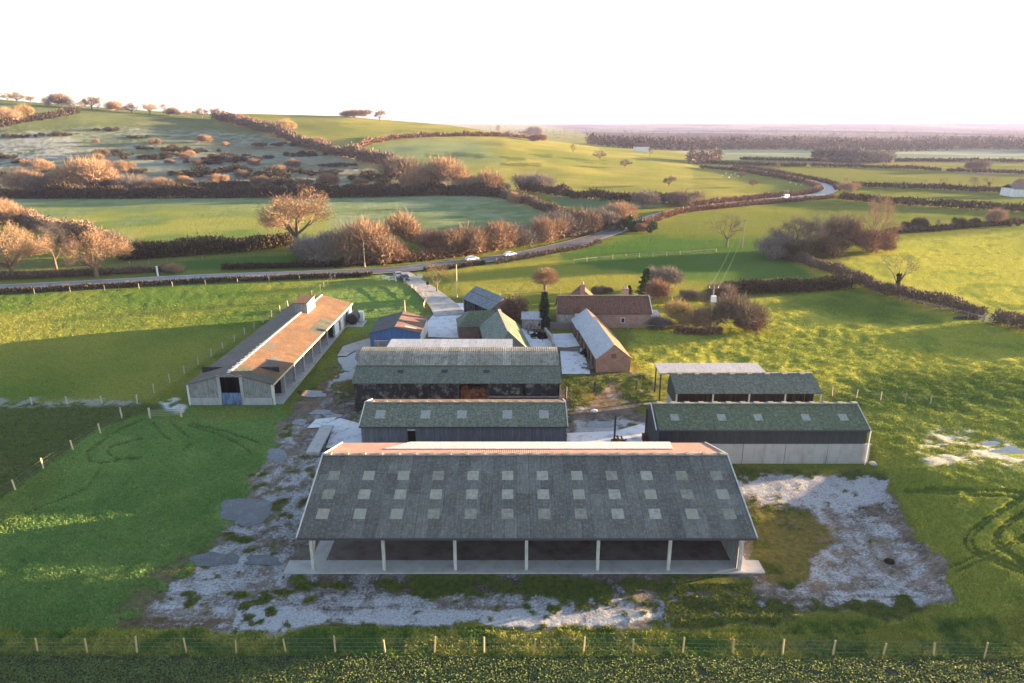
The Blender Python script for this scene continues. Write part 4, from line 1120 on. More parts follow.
window(t, 3.4, -3.1, .95, .75, 1.0); window(t, -5.15, -3.1, .8, .75, 1.1)
MB().beam((XR + .02, -3.4, ZE + .03), (XR - .18, 0, ZR + .03), .1, .22).build('bargeboard', M_WHITE, t)
MB().beam((XR - .18, .05, ZR + .03), (XR + .02, 3.4, ZE + .03), .1, .22).build('bargeboard', M_WHITE, t)
ch = MB().box(3.6, .8, ZR - 1.2, 4.9, 1.6, ZR + 1.1).build('chimney', M_BRICK2, t)
for x in (3.95, 4.55): MB().tube((x, 1.2, ZR + 1.1), (x, 1.2, ZR + 1.5), .14, .11, 8).build('chimney_pot', M_BRICK, ch)
ch = MB().box(-3.9, 2.5, 2.5, -3.1, 3.2, ZR + 1.5).build('chimney', M_BRICK, t)
MB().tube((-3.5, 2.85, ZR + 1.5), (-3.5, 2.85, ZR + 2.0), .16, .12, 8).build('chimney_pot', M_BRICK, ch)
wing = MB(); wing.slab((-.6, 2.6, 3.3), (-.6, 8, 3.3), (-3.2, 8, 5.7), (-3.2, 2.6, 5.7), .12); wing.build('wing_roof', M_ROOFSUNRUST, t)  # sunlit face coloured orange, the other slope stays tile brown
MB().slab((-5.8, 8, 3.3), (-5.8, 2.6, 3.3), (-3.204, 2.6, 5.69), (-3.204, 8, 5.69), .12).build('wing_roof', M_TILE, t)
MB().box(-5.5, 3.2, 0, -.9, 7.8, 3.2).build('wing_wall', M_BRICK2, t)
MB().box(XR - .1, -2.5, 0, XR + 1.6, .8, 1.9).build('porch', M_STONE, t)
MB().slab((XR - .1, -2.6, 1.92), (XR + 1.75, -2.6, 1.92), (XR + 1.75, 1.0, 2.35), (XR - .1, 1.0, 2.35), .1).build('porch_roof', M_ROOFFROST, t)
# white chimney stack set free-standing, seen over the frosted roof
t = bld('white_chimney', 'tiny white-walled hut with a pointed roof between the farmhouse and the frosted outbuilding', 'chimneystack', 12.0, 119.6)
MB().box(-.55, -.5, 0, .55, .5, 3.1).build('wall', M_WHITEW, t)
hr = MB()
for a, b in (((-.65, -.6), (.65, -.6)), ((.65, -.6), (.65, .6)), ((.65, .6), (-.65, .6)), ((-.65, .6), (-.65, -.6))): hr.face([(a[0], a[1], 3.1), (b[0], b[1], 3.1), (0, 0, 4.6)])
hr.face([(-.65, .6, 3.1), (.65, .6, 3.1), (.65, -.6, 3.1), (-.65, -.6, 3.1)])
hr.build('roof', M_TILE, t)

# ================================================================== slate shed at the track
d = Vector((5.7, -9.2)); d.normalize()
t = bld('slate_shed', 'small open-sided shed with blue-grey slate roof at the end of the farm track', 'shed', -7.2, 132.8, math.atan2(d.y, d.x))
LN = 11.0; ZE, ZR = 2.9, 5.0; HW = 3.2
fr_ = roof_part('roof', M_ROOFSLATE, t, (0, -HW, ZE), (LN, -HW, ZE), (LN, 0, ZR), (0, 0, ZR), .1)
MB().slab(*on_slope((0, -HW, ZE), (LN, -HW, ZE), (0, 0, ZR), .02, LN - .02, 2.2, 2.3, .02), .03).build('seam', M_ROOFDARK, fr_)
roof_part('back_roof', M_ROOFDARK, t, (LN, HW, ZE), (0, HW, ZE), (0, .004, ZR - .003), (LN, .004, ZR - .003), .1)
gbox(.1, -HW + .3, HW - .3, 0, ZE - .02, ZR - .25, .2, 0).build('gable_wall', M_GREYBD, t)
gbox(LN - .3, -HW + .3, HW - .3, 0, ZE - .02, ZR - .25, .2, 0).build('gable_wall', M_BRICKD, t)
MB().box(.3, HW - .5, 0, LN - .3, HW - .3, ZE - .1).build('back_wall', M_BRICKD, t)
MB().box(.3, -.5, 0, LN - .3, -.3, ZR - .7).build('dark_backing', M_BLACKBD, t)  # dark sheet stands in for shade under the open side
for x in (.35, 3.7, 7.2, 10.4): MB().box(x, -HW + .3, 0, x + .2, -HW + .5, ZE).build('post', M_DARKSTEEL, t)

# ================================================================== green-roofed L-shaped outbuilding
a2 = math.atan2(-16.5, 2.3) + math.pi / 2
t = bld('hipped_outbuilding', 'L-shaped outbuilding with hipped grey-green roofs and orange-lit ridge edge in the farm centre', 'outbuilding', -2.3, 114.2, a2)
HW, ZE, ZR = 3.5, 2.4, 5.1; LN = 17.5; HIP = 13.0
# local: the building runs towards -y
roof_part('left_roof', M_ROOFGREEN, t, (-HW, 0, ZE), (-HW, -LN + .1, ZE), (0, -HIP, ZR), (0, 0, ZR), .1)
roof_part('right_roof', M_ROOFMOSS2, t, (HW, -LN + .1, ZE), (HW, 0, ZE), (.004, 0, ZR - .003), (.004, -HIP, ZR - .003), .1)
h = MB(); h.face([(-HW, -LN, ZE), (HW, -LN, ZE), (0, -HIP - .02, ZR)], [(0, 5), (7, 5), (3.5, 0)]); h.face([(HW, -LN, ZE - .1), (-HW, -LN, ZE - .1), (0, -HIP, ZR - .1)]); h.build('hip_roof', M_ROOFTEAL, t)
vb = MB(); vb.beam((.05, 0, ZR + .06), (.05, -HIP, ZR + .06), .5, .14)
vb.beam((.05, -HIP, ZR + .05), (HW, -LN, ZE + .05), .22, .12)
vb.build('ridge_tiles', M_WOODP, t)
for k in range(3): MB().beam((1.0 + .2 * k, -4.5 - 3 * k, ZR - .72 - .15 * k), (2.0, -5.3 - 3 * k, ZR - 1.48), .12, .1).build('roof_batten', M_WOODP, t)
w_ = MB(); w_.box(-HW + .25, -LN + .3, 0, HW - .25, -LN + .5, ZE - .05); w_.box(HW - .45, -LN + .5, 0, HW - .25, -.1, ZE - .05); w_.box(-HW + .25, -LN + .5, 0, -HW + .45, -.1, ZE - .05)
w_.build('wall', M_BRICKD, t)
gboxy(-.25, -HW + .25, HW - .25, 0, ZE - .08, ZR - .2, .2).build('back_gable', M_BRICKD, t)
# the wing
wx0, wx1, wy0, wy1 = -7.2, -2.2, -.6, 4.6
w_ = MB(); w_.box(wx0 + .2, wy0, 0, wx1, wy0 + .2, ZE); w_.box(wx0 + .2, wy0 + .2, 0, wx0 + .4, wy1, ZE); w_.box(wx0 + .4, wy1 - .2, 0, wx1, wy1, ZE); w_.build('wing_wall', M_BRICKD, t)
ym = (wy0 + wy1) / 2
roof_part('wing_roof', M_ROOFMOSS2, t, (wx0, wy0 - .25, ZE), (wx1 + 1.2, wy0 - .25, ZE), (wx1 + 1.8, ym, 4.55), (wx0 + 2.3, ym, 4.55), .1)
roof_part('wing_roof', M_ROOFMOSS2, t, (wx1 + 1.2, wy1 + .25, ZE), (wx0, wy1 + .25, ZE), (wx0 + 2.3, ym + .004, 4.548), (wx1 + 1.8, ym + .004, 4.548), .1)
h = MB(); h.face([(wx0 - .003, wy1 + .25, ZE), (wx0 - .003, wy0 - .25, ZE), (wx0 + 2.29, ym, 4.55)], [(0, 5), (5, 5), (2, 0)]); h.build('wing_hip', M_ROOFMOSS, t)
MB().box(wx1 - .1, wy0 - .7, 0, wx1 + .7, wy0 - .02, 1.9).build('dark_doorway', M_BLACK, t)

# ================================================================== walls and small structures of the garden
def wall_line(name, label, pts, h, th, m, cat='wall', lift=0):
    mb = MB()
    for p, q in zip(pts[:-1], pts[1:]):
        mb.beam((p[0], p[1], tz(*p[:2]) + h / 2), (q[0], q[1], tz(*q[:2]) + h / 2), th, h)
    o = mb.build(name, m); return setp(o, label, cat)
wall_line('garden_wall', 'low dark brick wall running from the farmhouse to the hipped outbuilding', [P(552, 324), P(532, 326), P(528, 334)], 1.1, .3, M_BRICKD)
wall_line('garden_wall', 'broken pale stone wall beside the cypress', [P(545, 334), P(552, 343), P(554, 351)], 1.2, .35, M_STONE)
wall_line('garden_wall', 'short dark wall crossing the frosted courtyard beside the brick outbuilding', [P(553, 351), P(580, 352)], .7, .3, M_BRICKD)
wall_line('yard_wall', 'dark wall at the foot of the farmhouse beside the cypress', [P(550, 329), P(572, 330)], 1.3, .4, M_BRICKD)
t = bld('stone_shed', 'small pale stone shed with frosted roof left of the cypress', 'shed', 3.5, 121.0)
MB().box(-1.6, -1.5, 0, 1.8, 1.5, 1.9).build('wall', M_STONE, t)
MB().slab((-1.8, -1.7, 1.92), (2.0, -1.7, 1.92), (2.0, 1.7, 2.5), (-1.8, 1.7, 2.5), .1).build('roof', M_ROOFFROST, t)
# pale loading ramp lying in the yard
t = bld('loading_ramp', 'long pale concrete loading ramp lying in the muddy yard beside the largest barn', 'ramp', *P(317.5, 448)[:2])
p0, p1 = P(313, 457), P(328, 431)
r = MB(); L0 = Vector((t.location.x, t.location.y, 0))
r.beam(Vector((p0[0], p0[1], .5)) - L0, Vector((p1[0], p1[1], .7)) - L0, 1.5, .25); r.build('deck', M_SLAB, t)
r = MB()
for k in (.08, .5, .92):
    c = Vector(p0).lerp(Vector(p1), k) - L0; r.box(c.x - .55, c.y - .2, 0, c.x + .55, c.y + .2, .42 + .18 * k)
r.build('support', M_CONC, t)
# far-off buildings
x, y_, z = PT(1012, 196)
t = bld('farm_shed', 'pale grey farm shed at the right edge far beyond the fields', 'shed', x + 6, y_, 0, z)
MB().box(-9, -5, 0, 14, 5, 4).build('wall', M_WHITEW, t); MB().slab((-9.4, -5.4, 4.02), (14.4, -5.4, 4.02), (14.4, 0, 6), (-9.4, 0, 6), .15).build('roof', M_ROOFLGREY, t); MB().slab((14.4, 5.4, 4.02), (-9.4, 5.4, 4.02), (-9.4, 0.01, 5.99), (14.4, .01, 5.99), .15).build('roof', M_ROOFLGREY, t)
x, y_, z = PT(641, 152)
t = bld('distant_house', 'tiny white house standing in front of the dark far wood', 'house', x, y_, 0, z)
MB().box(-8, -5, 0, 8, 5, 6).build('wall', M_WHITEW, t); MB().slab((-8.5, -5.5, 6.02), (8.5, -5.5, 6.02), (8.5, 0, 10), (-8.5, 0, 10), .2).build('roof', M_TILE, t); MB().slab((8.5, 5.5, 6.02), (-8.5, 5.5, 6.02), (-8.5, .01, 9.99), (8.5, .01, 9.99), .2).build('roof', M_TILE, t)
# ------------------------------------------------------------------ plants
M_BARK = m_plain('bark', (.16, .115, .08), .3, .9, 3)
TW = {
 'orange': m_leaf('orange_twigs', [(0.19, 0.118, 0.07), (0.29, 0.19, 0.115), (0.36, 0.245, 0.155), (0.24, 0.155, 0.095)]),
 'brown': m_leaf('brown_twigs', [(0.105, 0.077, 0.056), (0.17, 0.126, 0.093), (0.22, 0.168, 0.126), (0.14, 0.104, 0.076)]),
 'grey': m_leaf('grey_twigs', [(0.13, 0.108, 0.09), (0.2, 0.17, 0.145), (0.26, 0.225, 0.19)]),
 'red': m_leaf('reddish_twigs', [(0.13, 0.07, 0.045), (0.21, 0.122, 0.08), (0.27, 0.168, 0.112), (0.16, 0.09, 0.058)]),
 'yellow': m_leaf('yellowish_twigs', [(0.217, 0.147, 0.060), (0.364, 0.269, 0.122), (0.295, 0.225, 0.104)]),
 'dark': m_leaf('dark_scrub_leaves', [(0.023, 0.023, 0.013), (0.045, 0.045, 0.023), (0.077, 0.063, 0.036), (0.036, 0.041, 0.018)]),
 'hedge': m_leaf('hedge_twigs', [(0.034, 0.028, 0.017), (0.071, 0.056, 0.034), (0.120, 0.086, 0.053), (0.053, 0.049, 0.024)]),
 'green': m_leaf('evergreen_needles', [(0.018, 0.040, 0.016), (0.035, 0.070, 0.026), (0.060, 0.090, 0.035)]),
 'plum': m_leaf('wood_twigs', [(0.049, 0.035, 0.032), (0.084, 0.063, 0.052), (0.119, 0.087, 0.070)]),
}

def tri_twigs(c, d, l, w):
    """thin triangles: centre base c, direction d, length l, width w"""
    n = len(c)
    r = rng.normal(0, 1, (n, 3)); s = np.cross(d, r); s /= np.linalg.norm(s, axis=1)[:, None] + 1e-9
    V = np.stack([c - s * w[:, None] / 2, c + s * w[:, None] / 2, c + d * l[:, None]], 1).reshape(-1, 3)
    return V

def unit(v): return v / (np.linalg.norm(v, axis=-1, keepdims=True) + 1e-9)

def grow(mb, ends, p, d, L, r, lvl, maxl, spread, kids, up):
    q = p + d * L * .5 + Vector((random.uniform(-1, 1), random.uniform(-1, 1), random.uniform(-.5, .5))) * L * .08
    e = q + (d + Vector((0, 0, up))).normalized() * L * .5
    n = 6 if lvl < 2 else 3
    mb.tube(p, q, r, r * .8, n); mb.tube(q, e, r * .8, r * .55, n)
    if lvl >= 1: ends.append((q, d, lvl))
    if lvl >= maxl:
        ends.append((e, d, lvl)); return
    k = random.randint(*kids)
    a0 = random.uniform(0, 6.28)
    ax = d.orthogonal().normalized(); ay = d.cross(ax)
    for i in range(k):
        a = a0 + 6.283 * i / k + random.uniform(-.5, .5); sp = spread * random.uniform(.6, 1.25)
        nd_ = (d * math.cos(sp) + (ax * math.cos(a) + ay * math.sin(a)) * math.sin(sp)).normalized()
        if nd_.z < -.15: nd_.z *= -.5
        grow(mb, ends, e if random.random() < .75 else q, nd_, L * random.uniform(.62, .85), r * .55, lvl + 1, maxl, spread, kids, up)

def norm_h(VT, VC):
    zmax = np.percentile(VC[:, 2], 99.5); s = 1.0 / zmax
    return VT * s, VC * s

def bare_tree(seed, L0, trunk_r, spread, kids, up, maxl, ntw, tl, tw, first=4):
    random.seed(seed); mb = MB(); ends = []
    p = Vector((0, 0, -.15)); d = Vector((random.uniform(-.06, .06), random.uniform(-.06, .06), 1)).normalized()
    top = p + d * L0
    mb.tube(p, p + d * L0 * .15, trunk_r * 1.5, trunk_r * 1.1, 8); mb.tube(p + d * L0 * .15, top, trunk_r * 1.1, trunk_r * .85, 8)
    a0 = random.uniform(0, 6.28)
    for i in range(first):
        a = a0 + 6.283 * i / first + random.uniform(-.3, .3); sp = spread * random.uniform(.6, 1.3) if i else .1
        nd_ = Vector((math.cos(a) * math.sin(sp), math.sin(a) * math.sin(sp), math.cos(sp)))
        grow(mb, ends, top - d * random.uniform(0, .25) * L0, nd_, L0 * random.uniform(.8, 1.15), trunk_r * .6, 1, maxl, spread * .8, kids, up)
    E = np.array([tuple(e[0]) for e in ends]); D = np.array([tuple(e[1]) for e in ends]); LV = np.array([e[2] for e in ends], float)
    pr = LV ** 2; pr /= pr.sum()
    k = rng.choice(len(E), ntw, p=pr)
    cen = E.mean(0)
    dirs = unit(D[k] * .7 + unit(E[k] - cen) * .5 + rng.normal(0, .55, (ntw, 3)) + np.array([0, 0, .15]))
    c = E[k] + rng.normal(0, tl * .75, (ntw, 3))
    VC = tri_twigs(c, dirs, tl * rng.uniform(.5, 1.3, ntw), tw * rng.uniform(.6, 1.4, ntw))
    VT = np.array(mb.v); s = 1.0 / np.percentile(VC[:, 2], 99.3)
    return (VT * s, mb.f), VC * s

def dome(seed, rx, n, tl, tw, lumps=7, base=.02, leaf=False, core=.8):
    """rounded bush of unit height: twigs over several overlapping lobes round a ragged core"""
    r = np.random.default_rng(seed)
    lob = np.stack([r.uniform(-.55, .55, lumps) * rx, r.uniform(-.55, .55, lumps) * rx, r.uniform(.3, .62, lumps)], -1)
    rad = r.uniform(.28, .46, lumps) * (.55 + .45 * rx); lob[0] = (0, 0, .5); rad[0] = .5
    lob[:, 2] = np.minimum(lob[:, 2], 1 - rad * .95)
    if leaf:
        lob[:, 0] = r.normal(0, .75, lumps) * rx; lob[:, 1] = r.normal(0, .38, lumps) * rx; rad = r.uniform(.16, .5, lumps); lob[:, 2] = rad * r.uniform(.5, .9, lumps)
    k = r.integers(0, lumps, n)
    dv = unit(r.normal(0, 1, (n, 3))); dv[:, 2] = np.abs(dv[:, 2]) * r.choice([1, 1, 1, -.6], n)
    c = lob[k] + dv * (rad[k] * r.uniform(.45, 1.0, n) * np.where(r.uniform(0, 1, n) < .15, 1.2, 1))[:, None]
    c[:, 2] = np.maximum(c[:, 2], base)
    dirs = unit(dv * .8 + r.normal(0, .45, (n, 3)) + np.array([0, 0, .45 if not leaf else .1]))
    V = tri_twigs(c, dirs, tl * r.uniform(.5, 1.4, n), tw * r.uniform(.6, 1.4, n))
    m_ = n // (2 if leaf else 5)
    k = r.integers(0, lumps, m_); dv = unit(r.normal(0, 1, (m_, 3)))
    c = lob[k] + dv * (rad[k] * core * r.uniform(.3, .95, m_))[:, None]; c[:, 2] = np.maximum(c[:, 2], 0)
    V = np.concatenate([V, tri_twigs(c, unit(r.normal(0, 1, (m_, 3)) + [0, 0, .4]), .2 * r.uniform(.6, 1.3, m_), (.09 if leaf else .035) * r.uniform(.6, 1.3, m_))])
    n += m_
    return V, np.arange(3 * n), np.full(n, 3)

PROTO = {}
def proto_tree(key, trunk, crown):
    (vt, ft), vc = trunk, crown
    mt = bpy.data.meshes.new(key + '_trunk'); mt.from_pydata([tuple(p) for p in vt], [], ft); mt.materials.append(M_BARK); mt.update()
    PROTO[key] = ('tree', mt, vc, {})
def crown_mesh(key, tint):
    _, mt, vc, cache = PROTO[key]
    if tint not in cache: cache[tint] = np_mesh(key + '_crown', vc, np.arange(len(vc)), np.full(len(vc) // 3, 3), TW[tint])
    return cache[tint]
for i in range(3): proto_tree('oak%d' % i, *bare_tree(11 + i, 1.0, .14, .95, (2, 3),  .18, 4, 13000, .2, .0145, 8))
for i in range(2): proto_tree('ash%d' % i, *bare_tree(31 + i, 1.5, .12, .62, (2, 3), .25, 4, 9000, .24, .0115, 4))
proto_tree('sparse', *bare_tree(51, 1.2, .12, .85, (2, 3), .2, 4, 3600, .26, .011, 5))
proto_tree('young', *bare_tree(61, 1.0, .1, .6, (2, 3), .3, 3, 3000, .28, .014, 4))
for i in range(3): PROTO['bush%d' % i] = ('mesh', dome(101 + i, 1.05, 7000, .19, .0095, 9, core=.7), None, {})
for i in range(2): PROTO['tall%d' % i] = ('mesh', dome(121 + i, .6, 5200, .2, .0095, 7, core=.7), None, {})
for i in range(5): PROTO['scrub%d' % i] = ('mesh', dome(141 + i, 1.9, 2600, .22, .08, 13, leaf=True, core=.92), None, {})
# conifers
def conifer(seed, n, wid, layers):
    r = np.random.default_rng(seed)
    z = r.uniform(.06, 1, n) ** .9
    rr = wid * (1 - z) ** .8 * (.75 + .35 * np.sin(z * layers * 6.28)) + .02
    a = r.uniform(0, 6.283, n); rad = rr * r.uniform(.4, 1, n)
    c = np.stack([rad * np.cos(a), rad * np.sin(a), z], -1)
    d = unit(np.stack([np.cos(a), np.sin(a), np.full(n, -.1)], -1) + r.normal(0, .4, (n, 3)))
    return tri_twigs(c, d, .07 * r.uniform(.6, 1.4, n), .035 * r.uniform(.6, 1.4, n))
mb = MB(); mb.tube((0, 0, -.02), (0, 0, .95), .035, .008, 6)
proto_tree('conifer', (np.array(mb.v), mb.f), conifer(5, 3200, .36, 6)); proto_tree('cypress', (np.array(mb.v), mb.f), conifer(6, 3200, .17, 2))
# pollard: short trunk with a ball of shoots
mb = MB(); mb.tube((0, 0, -.03), (0, 0, .42), .055, .06, 8)
n = 5200; dv = unit(rng.normal(0, 1, (n, 3)) + np.array([0, 0, .35])); dv[:, 2] = np.abs(dv[:, 2]) * np.where(rng.uniform(0, 1, n) < .25, -.4, 1)
c = np.array([0, 0, .48]) + dv * rng.uniform(.12, .42, (n, 1)) * np.array([1.15, 1.15, 1])
proto_tree('pollard', (np.array(mb.v), mb.f), tri_twigs(c, unit(dv + rng.normal(0, .2, (n, 3))), rng.uniform(.08, .18, n), np.full(n, .009)))
# ivy-clad tree: trunk wrapped in dark leaves, bare top
VT, VC = bare_tree(71, 1.5, .12, .6, (2, 3), .2, 3, 700, .3, .025, 4)
proto_tree('ivy', VT, VC)
n = 1500; a = rng.uniform(0, 6.283, n); z = rng.uniform(.02, .5, n); rad = rng.uniform(.012, .05, n) * (1.2 + .5 * np.sin(z * 14))
IVY = tri_twigs(np.stack([rad * np.cos(a), rad * np.sin(a), z], -1), unit(rng.normal(0, 1, (n, 3))), rng.uniform(.03, .06, n), rng.uniform(.02, .04, n))
IVYM = np_mesh('ivy_leaves', IVY, np.arange(len(IVY)), np.full(n, 3), TW['dark'])

def bush_mesh(key, tint):
    _, (V, lo_, sz), _, cache = PROTO[key]
    if tint not in cache: cache[tint] = np_mesh(key, V, lo_, sz, TW[tint])
    return cache[tint]

NAMEOF = {'oak': 'bare_tree', 'ash': 'bare_tree', 'sparse': 'bare_tree', 'young': 'young_tree', 'bush': 'bush', 'tall': 'bush', 'scrub': 'scrub_bush', 'conifer': 'conifer_tree', 'cypress': 'cypress_tree', 'pollard': 'pollard_tree', 'ivy': 'ivy_clad_tree'}
CATOF = {'bare_tree': 'tree', 'young_tree': 'tree', 'bush': 'bush', 'scrub_bush': 'bush', 'conifer_tree': 'tree', 'cypress_tree': 'tree', 'pollard_tree': 'tree', 'ivy_clad_tree': 'tree'}
_rr = random.Random(99)
def plant(key, px, py, hpx, label, tint='orange', group=None, wide=1.0, parts=True):
    x, y, z = PT(px, py)
    H = hpx * depth(y, z) / FPX * 1.02
    stem = key.rstrip('0123456789'); nm = NAMEOF[stem]
    rot = _rr.uniform(0, 6.283)
    s = (H * wide, H * wide, H)
    if PROTO[key][0] == 'mesh':
        o = link(nm, bush_mesh(key, tint)); setp(o, label, CATOF[nm], group)
    else:
        o = thing(nm, label, CATOF[nm], group=group)
        link('trunk', PROTO[key][1], o); link('crown', crown_mesh(key, tint), o)
        if stem == 'ivy': link('ivy', IVYM, o)
    o.location = (x, y, z - .03 * H * (0 if hpx > 12 else 1)); o.scale = s; o.rotation_euler = (0, 0, rot)
    return o

# ------------------------------------------------------------------ hedges
def hedge(name, label, pix, h, w, tint, dens=1.0, rough=.25, cat='hedge', group=None, top=None, gaps=0.0):
    line = smooth_line([PT(*q)[:2] for q in pix], max(.8, h * .45))
    zc = terr(line[:, 0], line[:, 1])
    d = unit(np.gradient(line, axis=0)); nrm = np.stack([-d[:, 1], d[:, 0]], -1)
    seg = np.linalg.norm(np.diff(line, axis=0), axis=1); s = np.concatenate([[0], np.cumsum(seg)])
    seed = len(bpy.data.objects)
    hh = h * (1 + rough * 2.4 * (fbm(s / (h * 2.2), s * 0 + seed, seed, 3) - .5)); ww = w * (1 + rough * 1.6 * (fbm(s / (h * 1.7), s * 0 + seed + 5, seed + 9, 3) - .5))
    r = np.random.default_rng(seed)
    dist = depth(line[:, 1].mean(), 0)
    per = 2.1 * (w + 2 * h) * dens              # face area wanted per metre
    fs = max(.2, dist / FPX * .95, math.sqrt(per * s[-1] / (1.3 * 60000)))
    n = int(s[-1] * per / (1.3 * fs * fs))
    t = r.uniform(0, s[-1], n)
    def ip(a): return np.interp(t, s, a)
    ang = r.uniform(0, math.pi, n); rad = np.where(r.uniform(0, 1, n) < .35, r.uniform(.2, .8, n), r.uniform(.72, 1.12, n) + (r.uniform(0, 1, n) < .06) * r.uniform(0, .3, n))
    lx = np.cos(ang) * .55 * rad; lz = np.sin(ang) ** .6 * rad
    W_, H_ = ip(ww), ip(hh)
    c = np.stack([ip(line[:, 0]) + ip(nrm[:, 0]) * lx * W_, ip(line[:, 1]) + ip(nrm[:, 1]) * lx * W_, ip(zc) + np.maximum(.02, lz * H_ * .93)], -1)
    dv = unit(np.stack([ip(nrm[:, 0]) * np.cos(ang), ip(nrm[:, 1]) * np.cos(ang), np.sin(ang) + .3], -1) + r.normal(0, .55, (n, 3)))
    T = tri_twigs(c, dv, fs * 2.4 * r.uniform(.5, 1.4, n), fs * 1.1 * r.uniform(.6, 1.4, n) * np.where(rad < .75, 1.5, 1))
    me = np_mesh(name, T, np.arange(3 * n), np.full(n, 3), TW[tint])
    return setp(link(name, me), label, cat, group)

HEDGES = [
 ('low reddish hedge along the near side of the road, left of the farm track', [(-120, 299), (0, 294), (100, 288.5), (200, 283), (300, 279), (372, 276.5)], .95, 1.2, 'hedge', {}),
 ('dark trimmed hedge strip along the far side of the road below the paddock', [(222, 270), (280, 268), (342, 266.5)], 1.3, 1.5, 'hedge', {}),
 ('scruffy brown roadside growth under the bare trees at the far left', [(-100, 285), (0, 279), (60, 276.5), (125, 273), (170, 271)], 1.3, 2.2, 'brown', {'rough': .4}),
 ('tall dark hedge under the large lone bare tree', [(118, 260), (160, 257), (205, 254), (250, 250.5), (292, 246)], 4.4, 4.2, 'hedge', {'rough': .3}),
 ('orange-topped hedge running down from the left edge towards the tall dark hedge', [(-70, 212), (0, 221), (40, 229), (75, 238), (112, 250)], 4.6, 5, 'brown', {'rough': .5}),
 ('long dark overgrown hedge along the foot of the hill behind the frosty field', [(-140, 198), (0, 198), (100, 198), (200, 197.5), (300, 197), (400, 195.5), (470, 195), (505, 197)], 5.0, 7, 'hedge', {'rough': .65}),
 ('reddish-brown hedge slanting down the right end of the frosty field', [(503, 197), (530, 205), (555, 214), (578, 223), (594, 233)], 3.6, 4, 'brown', {'rough': .4}),
 ('dark hedge below the smooth hill pasture', [(520, 191), (548, 194), (575, 198), (614, 200.5), (645, 202.5), (688, 204)], 4.2, 5, 'hedge', {'rough': .5}),
 ('reddish roadside hedge behind the two passing white cars', [(345, 266), (385, 263.5), (430, 259.5), (470, 254.5), (510, 247.5), (545, 241.5), (575, 235), (600, 228), (622, 219)], 2.6, 3, 'red', {'rough': .4}),
 ('short low hedge beside the road just right of the farm track', [(424, 271), (450, 269), (484, 264)], .9, 1.2, 'hedge', {}),
 ('low hedge with orange tufts along the near side of the road in the centre', [(496, 264), (530, 257.5), (560, 252), (580, 248.5), (600, 243)], .9, 1.3, 'brown', {}),
 ('neat reddish hedge lining the near side of the road as it climbs right', [(640, 227), (660, 219.5), (684, 212.5), (720, 208.5), (760, 204.5), (800, 201), (836, 198.5)], 1.6, 2, 'red', {}),
 ('reddish hedge lining the far side of the road below the hill', [(690, 206.5), (720, 203), (760, 198.5), (800, 195), (816, 191.5), (817, 187.5), (806, 183.5)], 1.8, 2.2, 'red', {}),
 ('dark hedge on the inside of the distant road bend', [(804, 183), (785, 179.5), (764, 175.5), (735, 171), (700, 168)], 2, 2.5, 'hedge', {}),
 ('dark hedge on the outside of the distant road bend', [(838, 190.5), (834, 185.5), (815, 180.5), (790, 175.8), (764, 171), (735, 167)], 1.6, 2.2, 'hedge', {}),
 ('long thick dark hedge starting at the road bend and crossing the right fields', [(840, 199.5), (870, 202.5), (900, 205), (960, 208.5), (1024, 212.5), (1100, 217)], 3.0, 3.5, 'hedge', {}),
 ('long dark hedge behind the row of ivy-clad trees', [(851, 187), (900, 188.5), (960, 190.5), (1024, 194), (1100, 197)], 2.4, 3, 'hedge', {}),
 ('thin dark hedge across the far plain ending in scrub', [(810, 166.5), (860, 167.5), (900, 169), (940, 171)], 2, 3, 'hedge', {}),
 ('thin dark hedge stub left of the gap on the far plain', [(700, 163), (764, 166), (806, 166.5)], 2, 3, 'hedge', {}),
 ('farthest thin hedge below the lit copse', [(740, 160), (800, 161), (870, 161.5), (950, 161.5), (1060, 163)], 2.2, 3, 'hedge', {}),
 ('thin hedge at the right edge of the far plain', [(975, 172), (1024, 174), (1090, 175)], 1.8, 3, 'hedge', {}),
 ('low dark hedge under the row of small round trees on the right', [(884, 234), (920, 231.5), (960, 228.5), (1000, 225), (1060, 220)], 1.5, 1.8, 'hedge', {}),
 ('long brown hedge slanting down the right pasture from the copse', [(776, 256), (800, 262), (825, 270.5), (853, 282), (880, 292), (898, 297.5), (920, 302), (950, 309.5), (982, 318)], 2.4, 2.6, 'brown', {'rough': .35}),
 ('brown hedge at the right edge beyond the field gate', [(994, 322), (1024, 330), (1090, 347)], 2.4, 2.6, 'brown', {}),
 ('dark straight hedge joining the slanting hedge behind the power pole', [(724, 294.5), (764, 292.5), (810, 290.5), (850, 288)], 2.7, 2.8, 'hedge', {}),
 ('dense bushy hedge running down the hill between scrub and pasture', [(216, 119.5), (240, 124.5), (262, 131), (300, 144), (330, 153), (360, 160), (392, 167)], 7, 9, 'brown', {'rough': .5}),
 ('thin reddish hedge crossing the middle of the hill pasture', [(356, 149), (380, 141.5), (410, 138), (440, 136.5), (470, 136), (500, 136.5), (536, 140.5)], 3, 4, 'red', {'rough': .7}),
 ('brown hedge at the top left of the hill', [(-40, 134), (0, 127), (25, 122), (50, 118), (76, 113.5)], 5, 7, 'hedge', {'rough': .6}),
 ('low pink-tinged hedge along the farmhouse garden fence', [(674, 332), (698, 334), (722, 333)], 1.1, 1.4, 'red', {'rough': .4}),
 ('clipped copper beech hedge with dark sides beside the slate shed', [(503, 321), (514, 321.5), (527, 321)], 4.1, 4.2, 'red', {'rough': .15}),
]
for label, pix, h, w_, tint, kw in HEDGES: hedge('hedge', label, pix, h, w_, tint, **kw)

